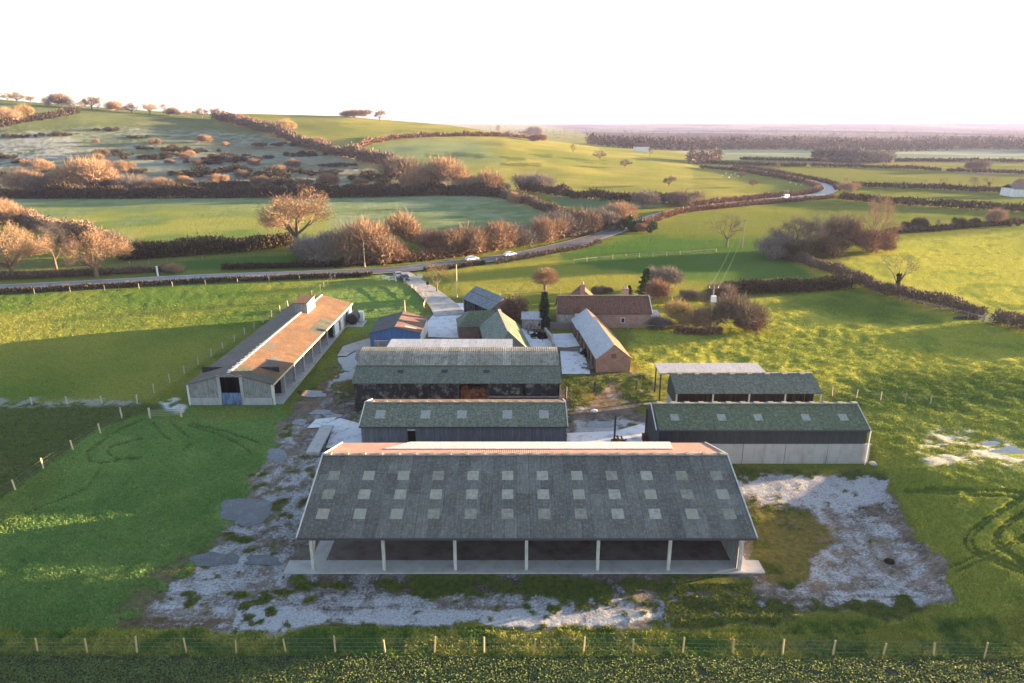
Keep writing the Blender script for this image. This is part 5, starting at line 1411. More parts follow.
# ------------------------------------------------------------------ trees and bushes, one by one
PL = [
 ('oak0', 13, 278, 52, 'broad bare oak at the left edge by the road, full orange crown', 'orange', 1.0),
 ('ash0', 57, 270, 46, 'pale forked bare tree between two orange oaks by the road', 'grey', .95),
 ('oak1', 97, 277, 44, 'bare oak right of the pale forked tree, bright orange-brown twigs', 'orange', 1.0),
 ('oak2', 298, 250, 57, 'large lone bare tree standing over the tall dark hedge', 'orange', 1.05),
 ('tall0', 404, 247, 34, 'tall pale bare thicket rising behind the orange roadside bushes', 'orange', .9),
 ('bush0', 365, 263, 40, 'biggest rounded orange bush by the roadside pole', 'orange', 1.05),
 ('bush1', 333, 263, 30, 'wide grey-brown bush left of the biggest orange bush', 'grey', 1.1),
 ('bush2', 314, 258, 22, 'low grey-brown bush beside the lone tree', 'grey', 1.2),
 ('bush0', 395, 262, 20, 'small reddish bush right of the biggest orange bush', 'red', 1.1),
 ('bush1', 430, 254, 24, 'reddish bush left of the round orange roadside bush', 'red', 1.2),
 ('bush2', 468, 255, 29, 'round orange bush above the rear white car', 'orange', 1.0),
 ('bush1', 452, 255, 14, 'small dark-based bush left of the round orange roadside bush', 'hedge', 1.2),
 ('bush0', 501, 250, 28, 'upright orange bush above the front white car', 'orange', .85),
 ('bush2', 520, 246, 22, 'feathery grey bush on the road bank', 'grey', 1.1),
 ('bush1', 541, 243, 25, 'feathery orange bush on the road bank by the slanting hedge', 'orange', 1.0),
 ('bush0', 560, 239, 25, 'grey-orange bush on the inside of the road bank', 'grey', 1.1),
 ('bush2', 579, 235, 27, 'tall brown bush near the foot of the slanting hedge', 'brown', 1.05),
 ('bush1', 601, 229, 20, 'pale bush beside the road before the dark car', 'grey', 1.1),
 ('bush0', 618, 222, 18, 'wide pale-orange bush above the dark car', 'orange', 1.4),
 ('tall1', 645, 208, 18, 'grey bare thicket where the road starts to climb', 'grey', 1.2),
 ('bush2', 682, 206, 16, 'reddish-grey bush on the far roadside below the hill pasture', 'brown', 1.3),
 ('scrub0', 632, 231, 16, 'dark green bush on the near verge by the dark car', 'green', .6),
 ('bush1', 638, 232, 9, 'small orange bush beside the dark green verge bush', 'orange', 1.2),
 ('pollard', 545, 292, 26, 'ball-headed pollard tree on the grass behind the slate shed', 'orange', 1.0),
 ('sparse', 437, 292, 31, 'small bare tree beside the farm track', 'yellow', 1.0),
 ('conifer', 645, 298, 29, 'dark green pine behind the farmhouse chimney', 'green', 1.0),
 ('conifer', 629, 296, 11, 'small dark evergreen left of the farmhouse pine', 'green', 1.2),
 ('cypress', 544, 328, 36, 'slim dark cypress beside the low garden walls', 'green', 1.0),
 ('tall0', 656, 304, 26, 'reddish bare bush at the right gable of the farmhouse', 'red', .9),
 ('bush1', 664, 290, 22, 'wispy pale bush behind the farmhouse right gable', 'grey', 1.0),
 ('tall1', 677, 324, 26, 'yellowish bare shrub in the farmhouse garden', 'yellow', 1.0),
 ('tall0', 705, 328, 22, 'pinkish upright shrub in front of the power pole', 'orange', 1.0),
 ('bush2', 690, 328, 14, 'low yellow-green shrub between two taller garden shrubs', 'yellow', 1.2),
 ('bush0', 716, 304, 21, 'brown dome-shaped bush left of the straight dark hedge', 'brown', 1.0),
 ('bush1', 739, 329, 34, 'largest brown bush with dark heart right of the power pole', 'brown', .95),
 ('bush2', 748, 330, 16, 'low reddish bush at the right foot of the largest brown bush', 'red', 1.2),
 ('bush0', 662, 329, 12, 'grey-green low shrub beside the garden fence', 'grey', 1.3),
 ('bush1', 690, 300, 10, 'small pink shrub in the middle of the garden lawn', 'grey', 1.2),
 ('bush2', 597, 294, 9, 'small dark bush behind the farmhouse roof', 'brown', .9),
 ('bush1', 607, 294, 7, 'smaller bush right of the dark one behind the farmhouse', 'brown', 1.0),
 ('sparse', 727, 247, 34, 'lone bare tree in the green field left of the copse', 'brown', 1.0),
 ('ivy', 896, 294, 40, 'lone ivy-wrapped bare tree in the slanting right hedge', 'brown', .9),
 ('ash0', 872, 252, 53, 'tallest bare tree at the right end of the copse', 'orange', .8),
 ('sparse', 823, 252, 40, 'dark-limbed bare tree in the middle of the copse', 'brown', 1.0),
 ('oak1', 795, 254, 36, 'broad grey bare tree at the left of the copse', 'brown', 1.05),
 ('ash1', 808, 255, 40, 'thin grey tree behind the dark-limbed one in the copse', 'grey', .8),
 ('bush0', 772, 258, 22, 'grey bush at the left end of the copse', 'grey', 1.2),
 ('bush2', 840, 250, 36, 'round-topped brown thicket in the copse', 'brown', .7),
 ('bush1', 862, 252, 24, 'reddish undergrowth at the right of the copse', 'red', 1.2),
 ('bush0', 825, 258, 20, 'dark undergrowth in front of the copse trees', 'hedge', 1.4),
 ('bush1', 798, 259, 18, 'dark tangled undergrowth at the front left of the copse', 'hedge', 1.3),
 ('bush2', 880, 252, 16, 'low orange bush at the right foot of the tallest copse tree', 'orange', 1.0),
 # hill pasture
 ('oak0', 600, 160, 10, 'dark round tree on the skyline edge of the hill pasture', 'brown', .9),
 ('oak1', 625, 167.5, 8, 'low dark tree below the skyline one on the pasture', 'brown', 1.1),
 ('oak2', 669, 186, 10, 'dark lone tree low on the open hill pasture', 'brown', 1.1),
 ('oak0', 741, 178, 7, 'flat-topped dark tree on the pasture near the road bend', 'brown', 1.1),
 ('oak1', 753, 187, 8, 'small dark tree on the lower right of the pasture', 'brown', .9),
 ('young', 573, 153, 9, 'slim pinkish tree on the hill skyline', 'red', .9),
 ('bush0', 532, 138, 11, 'dark round bush on the nose of the hill', 'brown', 1.0),
 ('bush1', 538, 142, 8, 'reddish bush just below the dark one on the nose of the hill', 'red', 1.3),
 ('scrub1', 523, 133.5, 3, 'flat dark bush on the skyline left of the nose of the hill', 'dark', .8),
 ('young', 498, 133, 8, 'pale wispy tree on the skyline of the hill', 'grey', .9),
 ('bush2', 357, 118, 9, 'broad bush clump on the crest of the hill', 'brown', 2.2),
 ('oak2', 380, 121, 11, 'bare tree right of the broad bush clump on the crest', 'brown', .9),
 ('young', 650, 156, 8, 'bare tree on the plain just beyond the hill pasture', 'brown', 1.0),
 ('young', 778, 170, 8, 'tiny bare tree above the outside of the road bend', 'orange', 1.0),
 ('young', 823, 166.5, 9, 'bare tree in the gap of the thin far hedge', 'brown', 1.1),
 ('bush1', 845, 192, 10, 'bright orange bush at the road bend', 'orange', 1.4),
 ('young', 846, 188, 11, 'bare tree behind the orange bush at the road bend', 'grey', 1.0),
 ('scrub2', 962, 171.5, 5, 'dark scrub mound in the thin far hedge', 'hedge', 1.2),
 ('bush2', 978, 171, 12, 'pinkish bare clump on the far plain right of the scrub mound', 'brown', 1.2),
 # row of small round trees
 ('bush0', 906, 229.5, 8, 'leftmost small dark tree of the low roadside row', 'hedge', .7),
 ('bush1', 918, 230.5, 13, 'dark round tree second from left in the low row', 'hedge', .75),
 ('young', 937, 228.5, 10, 'wispy tree in the middle of the low row', 'grey', .8),
 ('bush2', 959, 228.5, 12, 'grey rounded tree right of the wispy one in the low row', 'hedge', .7),
 ('bush0', 975, 227, 9, 'small grey bush left of the orange tree in the low row', 'hedge', .9),
 ('tall0', 994, 225.5, 17, 'tall orange tree near the right end of the low row', 'orange', .9),
 ('scrub0', 1003, 225, 8, 'dark bush at the foot of the tall orange tree', 'hedge', .6),
 # ivy-clad row
 ('ivy', 921, 187, 9, 'leftmost ivy-clad tree of the far row', 'brown', 1.1),
 ('ivy', 943, 188, 11, 'bushiest ivy-clad tree, second of the far row', 'brown', 1.2),
 ('ivy', 959, 188.5, 9, 'thin ivy-clad tree, third of the far row', 'brown', .8),
 ('young', 973, 189.5, 13, 'spreading bare tree in the far ivy-clad row', 'brown', 1.1),
 ('ivy', 988, 189.5, 14, 'tall twin ivy-clad tree in the far row', 'brown', 1.1),
 ('oak1', 1018, 190, 12, 'bare round tree next to the pale farm shed', 'brown', 1.0),
 # big bushes along the foot of the hill
 ('bush1', 84, 193, 33, 'largest orange thicket at the foot of the hill on the left', 'orange', 1.0),
 ('bush2', 62, 192, 20, 'brown bush left of the largest orange thicket', 'brown', 1.1),
 ('bush0', 24, 192, 20, 'wide pale orange bush near the left edge at the foot of the hill', 'orange', 1.3),
 ('bush1', 45, 193, 17, 'orange-brown bush between two wide ones near the left edge', 'brown', 1.2),
 ('bush2', 131, 193, 18, 'pinkish bush right of the largest orange thicket', 'grey', 1.1),
 ('bush0', 159, 193, 14, 'low pinkish bush farther right along the foot of the hill', 'orange', 1.3),
 ('bush1', 110, 192, 12, 'dark bush between the orange thicket and the pinkish bush', 'dark', 1.1),
 ('bush0', 8, 123, 14, 'bright orange bush at the left edge high on the hill', 'orange', 1.2),
 ('tall1', 25, 120, 15, 'yellowish bush beside the bright orange one high on the hill', 'yellow', 1.0),
 ('bush2', 40, 172, 13, 'orange-topped bush on the frosty slope near the left edge', 'orange', 1.2),
 ('bush0', 406, 184, 26, 'dark brown clump at the right end of the scrub slope', 'brown', 1.1),
 ('bush1', 438, 191, 32, 'largest orange-brown thicket at the right foot of the hill', 'orange', 1.0),
 ('bush2', 418, 192, 22, 'orange thicket in front of the dark brown clump', 'orange', 1.0),
 ('bush0', 466, 193, 17, 'pale orange bush right of the largest thicket', 'orange', 1.0),
 ('tall1', 489, 194, 24, 'upright orange tree-like bush right of the pale bush', 'orange', .9),
 ('bush1', 504, 194, 11, 'small dark bush where the slanting hedge begins', 'brown', 1.1),
 ('bush2', 534, 191, 18, 'wispy grey-brown bush on the edge of the hill pasture', 'grey', 1.4),
 ('bush0', 514, 204, 12, 'orange flame-shaped bush in the slanting hedge', 'orange', .6),
 ('bush1', 330, 186, 13, 'orange bush by the frosty clearing', 'orange', 1.0),
 ('bush2', 286, 131, 12, 'yellowish bush in the hedge down the hill', 'yellow', 1.2),
 ('bush1', 318, 148, 10, 'reddish bush in the hedge down the hill', 'red', 1.2),
 ('bush0', 262, 128, 8, 'brown bush at the top of the hedge down the hill', 'brown', 1.4),
 ('bush0', 240, 122, 8, 'reddish bush on the skyline where the hedge leaves the crest', 'red', 1.4),
 ('bush2', 0, 222, 24, 'tall orange bush at the left edge above the roadside oaks', 'orange', 1.0),
 ('bush0', 22, 226, 18, 'orange bush second from the left edge along the sloping hedge', 'orange', 1.1),
 ('bush1', 112, 252, 21, 'round orange-brown bush at the lower end of the sloping hedge', 'brown', 1.1),
 ('bush2', 146, 256, 16, 'reddish bush where the sloping hedge meets the tall dark one', 'red', 1.1),
 ('bush1', 72, 247, 14, 'dark bush half hidden behind the pale forked tree', 'hedge', 1.3),
 ('bush0', 174, 272, 9, 'small orange tuft bush on the far road verge', 'orange', 1.4),
 ('bush0', 767, 288, 8, 'pale tuft growing out of the straight dark hedge', 'orange', 1.6),
]
for key, px, py, h, label, tint, wide in PL: plant(key, px, py, h, label, tint, None, wide)

# look-alikes
for i, (px, py, h) in enumerate([(8, 100, 6), (17, 101, 7), (31, 102, 5), (48, 104, 4), (58, 106, 9), (71, 106, 4), (83, 107, 5), (92, 108.5, 9), (98, 109, 7), (114, 110, 7), (125, 111, 4), (132, 112, 7), (150, 113.5, 8), (164, 114, 8), (173, 115, 6), (188, 116, 5), (202, 117, 7), (219, 118.5, 8)]):
    plant(('oak0', 'oak1', 'oak2', 'young', 'bush0')[i % 5], px, py + 1.0, h * 1.4, 'small bare tree on the skyline of the hill at upper left', 'brown' if i % 3 else 'orange', 'trees along the crest of the hill', 1.1)
for i, (px, py, h, w_) in enumerate([(62, 136, 5, 1.6), (107, 131, 4.5, 1.2), (137, 138, 4, 1.2), (145, 149, 4, 1.2), (115, 153, 5, 1), (125, 156, 4.5, 1), (181, 151, 7, 1.3), (170, 156, 6, 1), (147, 158, 5, 1.6), (160, 159, 5, 1), (223, 159, 6.5, 1.9), (208, 174, 8, 1.5), (193, 176, 7, 1.2),
        (241, 171, 7, 1.9), (135, 172, 5, 1.2), (19, 163, 5, .9), (5, 158, 6, .9), (2, 176, 8, .8), (104, 187, 12, .8), (279, 146, 4.5, 2), (307, 156, 6, 1.4), (336, 166, 4, 1.9), (307, 173, 5, 1.2), (334, 174, 5, 2), (369, 178, 7, 1.5), (268, 176, 9, 1.5),
        (290, 184, 8, 1.5), (320, 190, 9, 1.3), (350, 190, 8, 1.5), (385, 190, 10, 1.2), (240, 188, 9, 1.4), (205, 190, 9, 1.3), (175, 188, 8, 1.2), (198, 153, 5, 1.2), (255, 160, 5, 1.4), (395, 178, 8, 1.1), (12, 137, 4, 1.2), (24, 137, 4, 1), (216, 163, 5, 1.5)]):
    plant('scrub%d' % (i % 5), px, py, h, 'low dark gorse patch on the frosty scrub slope of the hill', 'dark', 'gorse patches on the hillside', w_)
for i, (px, py, h) in enumerate([(100, 158, 9), (97, 162, 8), (156, 145, 7), (203, 143, 8), (199, 165, 6), (183, 159, 7), (97, 143, 4), (122, 172, 11), (108, 170, 8), (106, 166, 6), (170, 164, 5), (254, 165, 7), (293, 168, 9), (281, 172, 7), (230, 162, 6), (226, 146, 4), (212, 158, 5), (190, 156, 6), (244, 178, 8), (218, 184, 10), (262, 186, 11), (185, 184, 8), (300, 188, 9), (360, 186, 9)]):
    plant('bush%d' % (i % 3), px, py, h, 'small orange bush dotted among the dark gorse on the hill slope', 'orange' if i % 2 else 'brown', 'orange bushes on the hillside', 1.15)

# ------------------------------------------------------------------ far woods: masses nobody could count
def wood(label, pix_lo, pix_hi, y0, y1, n, h0, h1, tint, q=13):
    yy = y0 + (y1 - y0) * rng.uniform(0, 1, n) ** 1.5
    px = rng.uniform(pix_lo, pix_hi, n)
    yy = yy + 40 * np.sin(px / 37.0)
    d = depth(yy, 8); xx = (px - 512) / FPX * d
    h = rng.uniform(h0, h1, n) * (.8 + .5 * vnoise(xx / 60, yy / 60, 3)); z = terr(xx, yy)
    r_ = h * rng.uniform(.28, .42, n)
    k = np.repeat(np.arange(n), q)
    dv = unit(rng.normal(0, 1, (n * q, 3)))
    c = np.stack([xx[k], yy[k], z[k] + h[k] * .55], -1) + dv * np.stack([r_[k], r_[k], h[k] * .45], -1) * rng.uniform(.6, 1, (n * q, 1))
    T = tri_twigs(c, unit(dv + rng.normal(0, .6, dv.shape)), h[k] * .24 * rng.uniform(.6, 1.4, n * q), h[k] * .11 * rng.uniform(.6, 1.4, n * q))
    me = np_mesh('wood', T, np.arange(len(T)), np.full(n * q, 3), TW[tint])
    setp(link('wood', me), label, 'wood', kind='stuff')
wood('broad dark belt of bare woodland across the far plain', 588, 1150, 930, 1330, 3600, 9, 12.5, 'plum', 16)
wood('rounded pinkish bare copse in front of the dark far woodland', 816, 894, 690, 740, 300, 8, 11.5, 'grey', 30)
wood('small brown copse left of the pinkish one beyond the hill pasture', 690, 720, 630, 670, 80, 8, 10.5, 'brown', 34)
wood('hazy distant trees and hedges far out on the plain', 430, 1150, 1500, 4200, 900, 9, 15, 'plum', 8)
# ------------------------------------------------------------------ fences
M_POSTY = m_plain('new_fence_post', (.46, .35, .19), .2, .8, 4)
M_POSTG = m_plain('pale_fence_post', (.42, .39, .33), .25, .85, 4)
def fence(label, pix, h=1.25, gap=3.55, m=None, rails=(), wires=(1.1, .7, .35), th=.13, name='post_fence', railm=None, cat='fence'):
    pts = [np.array(PT(*q)[:2]) for q in pix]
    seg = [np.linalg.norm(b - a) for a, b in zip(pts[:-1], pts[1:])]
    S = np.concatenate([[0], np.cumsum(seg)]); n = max(1, int(round(S[-1] / gap)))
    P_ = np.array(pts)
    s = np.linspace(0, S[-1], n + 1)
    X = np.interp(s, S, P_[:, 0]); Y = np.interp(s, S, P_[:, 1]); Z = terr(X, Y)
    t = thing(name, label, cat, (X[0], Y[0], Z[0]))
    o3 = np.array([X[0], Y[0], Z[0]])
    A = np.stack([X, Y, Z], -1) - o3
    m = m or M_WOODP
    base = MB().box(-th / 2, -th / 2, -.15, th / 2, th / 2, h).build('post', m, t)
    for i in range(n + 1):
        o = base if i == 0 else base.copy()
        if i: COL.objects.link(o); o.parent = t
        o.location = A[i]; o.scale = (1, 1, random.uniform(.88, 1.1)); o.rotation_euler = (random.uniform(-.09, .09), random.uniform(-.09, .09), random.uniform(0, 1))
    for k in rails:
        mb = MB()
        for i in range(n): mb.beam(A[i] + [0, 0, k], A[i + 1] + [0, 0, k], .05, .12)
        mb.build('rail', railm or m, t)
    for k in wires:
        mb = MB()
        for i in range(n): mb.tube(A[i] + [0, 0, k], A[i + 1] + [0, 0, k], .008, .008, 3)
        mb.build('wire', M_WIRE, t)
    return t
fence('long new post and wire fence along the bottom edge of the picture', [(-210, 653), (0, 653), (300, 653), (620, 653), (820, 655), (1000, 658), (1240, 662)], 1.3, 3.55, M_POSTY, th=.1, wires=(1.25, .9, .55, .25))
fence('post fence slanting along the left lawn past the corner post', [(-30, 512), (10, 494), (50, 464), (98, 435), (122, 418)], 1.3, 4.2, M_WOODP)
fence('post fence running from the lawn corner up beside the long left barn', [(122, 416), (140, 402), (165, 386), (190, 370), (215, 354), (245, 335), (270, 318), (296, 302)], 1.3, 3.9, M_POSTG)
fence('pale fence continuing from the long left barn towards the road', [(312, 296), (324, 287), (335, 279)], 1.2, 3.0, M_WOODG, wires=(1.0,))
fence('sparse post fence crossing the left field beside the pale rubble strip', [(-40, 407), (20, 405), (60, 404), (110, 403), (137, 402)], 1.1, 4.4, M_POSTG)
fence('thin fence along the hedge at the edge of the left paddock', [(130, 266), (180, 262), (240, 257), (300, 256), (330, 262)], 1.2, 4.5, M_WOODG)
fence('roadside post fence in front of the reddish hedge on the left', [(-40, 298), (50, 293), (120, 289.5), (200, 285), (280, 281), (330, 279)], 1.2, 7, M_WOODG)
fence('thin pale fence crossing the green field left of the copse', [(574, 263), (600, 260), (640, 257), (680, 255), (716, 252)], 1.2, 4.0, M_WOODG, rails=(.9,))
fence('white rail fence at the mouth of the farm track', [(383, 280), (390, 281), (396, 281.5)], 1.2, 2.0, M_WHITE, rails=(.4, .75, 1.1), wires=(), name='rail_fence')
fence('wooden fence down the left side of the farm track', [(404, 284), (416, 291), (427, 299), (424, 308)], 1.1, 2.6, M_WOODP, rails=(.5, .95), wires=())
fence('thin rail fence behind the pollard and the slate shed', [(500, 296), (530, 295.5), (560, 294)], 1.2, 3.0, M_WOODP, rails=(1.0,), wires=())
fence('pale garden rail along the lawn edge of the farmhouse', [(628, 330), (650, 330.5), (674, 331)], 1.1, 2.4, M_WOODG, rails=(.95,), wires=())
fence('post fence following the field gate at the right edge', [(900, 301), (930, 308), (960, 315), (982, 321)], 1.2, 3.0, M_WOODG, rails=(.9,))
fence('dark broken fence between the mossy barn and the open-fronted shed', [(566, 398), (572, 391), (636, 390)], 1.6, 5.5, M_DARKSTEEL, wires=(1.2,), th=.16)
fence('thin fence behind the concrete panel barn on the right', [(832, 396), (880, 400), (930, 404)], 1.3, 3.2, M_WOODG)

# gate at the right edge hedge gap
t = thing('field_gate', 'pale field gate in the gap between two brown hedges at the right', 'gate', PT(985, 322))
fr = MB()
for z in (.3, .55, .8, 1.05, 1.25): fr.beam((-.2, 0, z), (3.6, -.9, z), .06, .08)
fr.beam((-.2, 0, .25), (3.6, -.9, 1.25), .06, .08); fr.build('gate_bars', M_WHITE, t)
for x, y in ((-.3, .02), (3.7, -.95)): MB().box(x - .1, y - .1, -.1, x + .1, y + .1, 1.5).build('gate_post', M_WOODG, t)
# gate near the lawn corner
t = thing('field_gate', 'grey field gate at the lawn corner left of the long barn', 'gate', PT(151, 418))
fr = MB()
for z in (.3, .55, .8, 1.05): fr.beam((0, 0, z), (3.6, .4, z), .05, .07)
fr.build('gate_bars', M_WOODG, t)
for x, y in ((-.1, 0), (3.7, .4)): MB().box(x - .09, y - .09, -.1, x + .09, y + .09, 1.4).build('gate_post', M_WOODP, t)

# steel yard posts between the barns
for i, (px, py, hh, lab) in enumerate([(614, 447, 4.0, 'tall dark steel post in the frosty yard between the two front barns'), (645, 441, 4.2, 'tall dark steel post close to the gable of the concrete panel barn')]):
    x, y, z = P(px, py)
    t = thing('steel_post', lab, 'post', (x, y, 0))
    MB().box(-.1, -.1, 0, .1, .1, hh).build('shaft', M_DARKSTEEL, t)
    MB().box(-.35, -.35, 0, .35, .35, .9).build('foot', m_plain('rusty_foot', (.12, .05, .04), .3), t)

# ------------------------------------------------------------------ poles and wires
x, y, z = PT(710, 330)
t = thing('power_pole', 'wooden power pole with a white transformer box in the farmhouse garden', 'pole', (x, y, z))
MB().tube((0, 0, -.2), (0, 0, 8.2), .17, .12, 8).build('shaft', m_plain('pole_wood', (.3, .24, .17), .25), t)
MB().box(-.42, -.75, 5.4, .42, -.14, 6.5).build('transformer', M_WHITE, t)
ca_ = MB(); ca_.beam((-.9, 0, 7.8), (.9, 0, 7.8), .12, .14); ca_.build('crossarm', M_WOODG, t)
for k in (-.8, 0, .8): MB().tube((k, 0, 7.85), (k, 0, 8.15), .06, .05, 6).build('insulator', M_WHITE, t)
x2, y2, z2 = PT(742, 248)
t2 = thing('power_pole', 'far wooden power pole at the copse end of the wires', 'pole', (x2, y2, z2))
MB().tube((0, 0, -.2), (0, 0, 8.6), .16, .11, 8).build('shaft', M_WOODG, t2)
MB().beam((-.9, 0, 8.2), (.9, 0, 8.2), .12, .14).build('crossarm', M_WOODG, t2)
wr = MB()
for k in (-.8, .8):
    a, b = Vector((x + k, y, z + 8.1)), Vector((x2 + k, y2, z2 + 8.3)); prev = a
    for i in range(1, 13):
        f_ = i / 12; q_ = a.lerp(b, f_) - Vector((0, 0, 1.6 * 4 * f_ * (1 - f_))); wr.tube(prev, q_, .012, .012, 4); prev = q_
setp(wr.build('power_wires', M_WIRE), 'pair of thin wires sagging between the garden pole and the far pole', 'wire')
for px, py, hp, lab in [(365, 267, 27, 'thin wooden pole standing by the biggest orange roadside bush'), (457, 297, 33, 'slender pole beside the slate shed and the small bare tree'), (405, 312, 12, 'short thin pole on the grass left of the farm track')]:
    x, y, z = PT(px, py); H_ = hp * depth(y, z) / FPX
    t = thing('utility_pole', lab, 'pole', (x, y, z)); MB().tube((0, 0, -.1), (0, 0, H_), .13, .09, 7).build('shaft', M_WOODP, t)
    MB().beam((-.4, 0, H_ - .25), (.4, 0, H_ - .25), .08).build('crossarm', M_WOODG, t)
x, y, z = PT(158, 276)
t = thing('marker_post', 'white marker post on the far verge of the road at the left', 'post', (x, y, z))
MB().box(-.16, -.12, 0, .16, .12, 2.3).build('shaft', M_WHITE, t); MB().box(-.2, -.16, 2.3, .2, .16, 2.45).build('cap', M_WHITE, t)
x, y, z = PT(428, 288)
t = thing('box_on_post', 'small dark box on a post beside the farm track', 'box', (x, y, z))
MB().box(-.07, -.07, 0, .07, .07, .8).build('post', M_WOODG, t); MB().box(-.35, -.25, .8, .35, .25, 1.5).build('box', M_BLACKBD, t)
x, y, z = PT(420, 281)
t = thing('roadside_sign', 'pale pink board on posts at the mouth of the farm track', 'sign', (x, y, z))
MB().box(-.6, -.03, .7, .6, .03, 1.7).build('board', M_CREAM, t)
for k in (-.5, .5): MB().box(k - .05, .04, 0, k + .05, .12, 1.6).build('post', M_WOODG, t)

# ------------------------------------------------------------------ vehicles
M_TYRE = m_plain('tyre', (.02, .02, .02), .1, .9, 2); M_RIM = m_plain('wheel_rim', (.4, .4, .42), .1, .4, 2); M_LAMP = m_plain('lamp_glass', (.8, .78, .7), .05, .2, 2); M_TAIL = m_plain('tail_lamp', (.4, .02, .02), .05, .3, 2)
def m_paint(nm, c):
    m, nt, b = mat(nm); b.inputs['Base Color'].default_value = (*c, 1); b.inputs['Roughness'].default_value = .3; b.inputs['Specular IOR Level'].default_value = .5; return m
PAINT = {'white': m_paint('white_car_paint', (.75, .75, .74)), 'navy': m_paint('navy_car_paint', (.03, .05, .11)), 'silver': m_paint('silver_car_paint', (.35, .38, .42)), 'black': m_paint('black_car_paint', (.02, .02, .025))}
def extr(prof, w, taper=None):
    mb = MB(); n = len(prof); L = [(x, -w / 2 + (taper or (lambda z: 0))(z), z) for x, z in prof]; R_ = [(x, w / 2 - (taper or (lambda z: 0))(z), z) for x, z in prof]
    mb.face(L); mb.face(R_[::-1])
    for i in range(n):
        j = (i + 1) % n; mb.face([L[j], L[i], R_[i], R_[j]])
    return mb
def car(label, px, py, ang, colr, van=False, group=None):
    x, y, z = PT(px, py)
    t = thing('van' if van else 'car', label, 'van' if van else 'car', (x, y, z + .3 if True else z), ang, group)
    if van:
        body = [(-2.5, .35), (-2.52, 1.0), (-2.45, 2.2), (1.0, 2.25), (1.75, 1.3), (2.45, 1.1), (2.5, .35)]; glass = [(.75, 1.3), (.85, 2.05), (1.02, 2.12), (1.65, 1.34)]
    else:
        body = [(-2.1, .32), (-2.15, .75), (-2.0, .95), (-1.6, 1.0), (-1.1, 1.42), (.35, 1.45), (1.05, 1.0), (1.95, .85), (2.12, .6), (2.1, .32)]; glass = [(-1.52, 1.0), (-1.08, 1.36), (.32, 1.39), (.92, 1.0)]
    b = extr(body, 1.78, lambda q: max(0, (q - .95)) * .22).build('body', PAINT[colr], t)
    extr(glass, 1.8, lambda q: max(0, (q - .95)) * .22).build('side_windows', M_GLASS, t)
    w_ = MB()
    if van: w_.face([(1.03, -.6, 2.2), (1.03, .6, 2.2), (1.77, .78, 1.32), (1.77, -.78, 1.32)][::-1])
    else: w_.face([(.39, -.66, 1.43), (.39, .66, 1.43), (1.06, .78, 1.02), (1.06, -.78, 1.02)][::-1])
    w_.build('windscreen', M_GLASS, t)
    for sx_ in (-1.3, 1.35):
        for sy in (-1, 1):
            wh = MB().tube((sx_, sy * .72, .33), (sx_, sy * .93, .33), .33, .33, 14).build('wheel', M_TYRE, t)
            MB().tube((sx_, sy * .931, .33), (sx_, sy * .945, .33), .2, .2, 10).build('rim', M_RIM, wh)
    for sy in (-1, 1):
        MB().box(2.08, sy * .65 - .18, .6, 2.16, sy * .65 + .18, .78).build('headlight', M_LAMP, t)
        MB().box(-2.2 - (.35 if van else 0), sy * .7 - .12, .7, -2.12 - (.3 if van else 0), sy * .7 + .12, .9).build('tail_light', M_TAIL, t)
    t.scale = (.88, .88, .88)
    return t
def road_ang(px0, py0, px1, py1):
    a, b = PT(px0, py0), PT(px1, py1); return math.atan2(b[1] - a[1], b[0] - a[0])
ar = road_ang(450, 264.5, 512, 257)
car('rear one of two white cars driving along the road behind the farm', 472, 261.5, ar, 'white')
car('front one of two white cars driving along the road behind the farm', 510, 257.0, ar, 'white')
car('dark car on the road beside the dark green verge bush', 620, 229.5, road_ang(600, 236.5, 640, 222.5), 'black')
car('white van on the distant stretch of road before the bend', 785, 199, road_ang(760, 201, 800, 197.5) + math.pi, 'white', True)
at_ = road_ang(402, 273, 424, 289)
car('silver car with dark windows parked at the mouth of the farm track', 398.5, 278.5, at_, 'silver')
car('navy car parked in front of the silver one on the farm track', 405, 281, at_, 'navy')

# ------------------------------------------------------------------ sheep on the hill pasture
M_WOOL = m_plain('wool', (.6, .57, .5), .15, .95, 5); M_SFACE = m_plain('sheep_face', (.1, .09, .08), .2, .9, 5)
def ball(mb, c, r, n=8, m_=5):
    V = []
    for a in range(m_ + 1):
        th = math.pi * a / m_
        for b in range(n):
            ph = 2 * math.pi * b / n; V.append((c[0] + r[0] * math.sin(th) * math.cos(ph), c[1] + r[1] * math.sin(th) * math.sin(ph), c[2] + r[2] * math.cos(th)))
    for a in range(m_):
        for b in range(n): mb.face([V[a * n + b], V[(a + 1) * n + b], V[(a + 1) * n + (b + 1) % n], V[a * n + (b + 1) % n]])
base = None
for px, py in [(726, 174), (731, 175.5), (735, 174.5), (738, 177), (722, 176.5), (729, 178), (790, 183.5), (796, 185), (801, 186)]:
    loc = PT(px, py); a = random.uniform(0, 6.28)
    if base is None:
        base = thing('sheep', 'white sheep grazing on the hill pasture near the distant road', 'sheep', loc, a, 'sheep on the hill pasture')
        mb = MB(); ball(mb, (0, 0, .68), (.62, .32, .33)); ball(mb, (.5, 0, .62), (.3, .2, .22))
        for lx in (-.38, .35):
            for ly in (-.15, .15): mb.tube((lx, ly, .5), (lx, ly, 0), .09, .05, 6)
        mb.build('body', M_WOOL, base, True)
        mb = MB(); ball(mb, (.78, 0, .45), (.2, .1, .12)); mb.build('face', M_SFACE, base, True)
    else:
        o = base.copy(); COL.objects.link(o); o.location = loc; o.rotation_euler = (0, 0, a)
        for ch in base.children:
            c_ = ch.copy(); COL.objects.link(c_); c_.parent = o
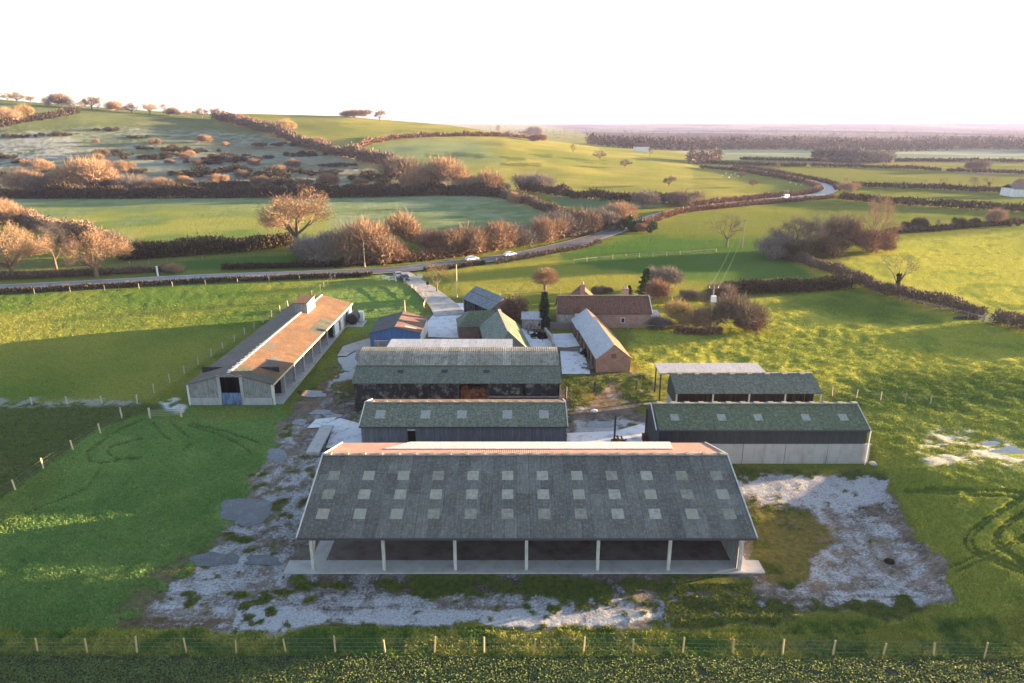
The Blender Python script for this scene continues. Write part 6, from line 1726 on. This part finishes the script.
# loose things in the yard
def lump_stone(px, py, s, lab, m, nm='rubble'):
    x, y, z = PT(px, py); V = []
    mb = MB(); ball(mb, (0, 0, s * .3), (s, s * .7, s * .5), 7, 4)
    o = mb.build(nm, m); o.location = (x, y, z); o.rotation_euler = (0, 0, random.uniform(0, 3)); setp(o, lab, nm.replace('_', ' ')); return o
lump_stone(889, 563, .5, 'black plastic scrap lying on the muddy chalk at the right', M_BLACK, 'scrap')
lump_stone(594, 412, .5, 'white lump lying on the dirt between the mossy barn and the panel barn', M_WHITE, 'block')
lump_stone(873, 465, .5, 'grey slab fragment at the right foot of the concrete panel barn', M_CONC, 'slab fragment')

# odds and ends around the courtyard
def heap(label, px, py, spread, hgt, n, m, nm='debris_heap'):
    x, y, z = PT(px, py); mb = MB(); r = random.Random(px)
    for k in range(n):
        a = r.uniform(0, 6.28); d = r.uniform(0, spread); zz = hgt * (1 - d / spread) * r.uniform(.2, 1) + .1; l = r.uniform(.4, 1.1); b_ = r.uniform(0, 6.28)
        c = Vector((d * math.cos(a), d * math.sin(a), zz)); v = Vector((math.cos(b_), math.sin(b_), r.uniform(-.4, .4))) * l
        mb.beam(c - v, c + v, r.uniform(.12, .35), r.uniform(.05, .2))
    for k in range(3): ball(mb, (r.uniform(-.5, .5) * spread, r.uniform(-.5, .5) * spread, hgt * .2), (spread * .5, spread * .4, hgt * .45), 7, 4)
    o = mb.build(nm, m); o.location = (x, y, z); return setp(o, label, nm.replace('_', ' '))
heap('dark heap of boards against the left wall of the brick outbuilding', 588, 355, 1.2, 1.1, 26, M_BLACKBD)
heap('low brown heap at the near corner of the brick outbuilding', 591, 369, .9, .8, 18, M_BRICKD)
heap('dark rubble below the cypress at the edge of the frosty yard', 541, 337, 2.0, 1.0, 34, M_BLACKBD)
heap('tangle of dark timber beside the hipped outbuilding doorway', 478, 339, 1.6, 1.0, 28, M_BRICKD)
heap('low rusty scrap pile in the frosty yard by the tall steel post', 622, 444, 1.1, .5, 18, M_RUSTY)
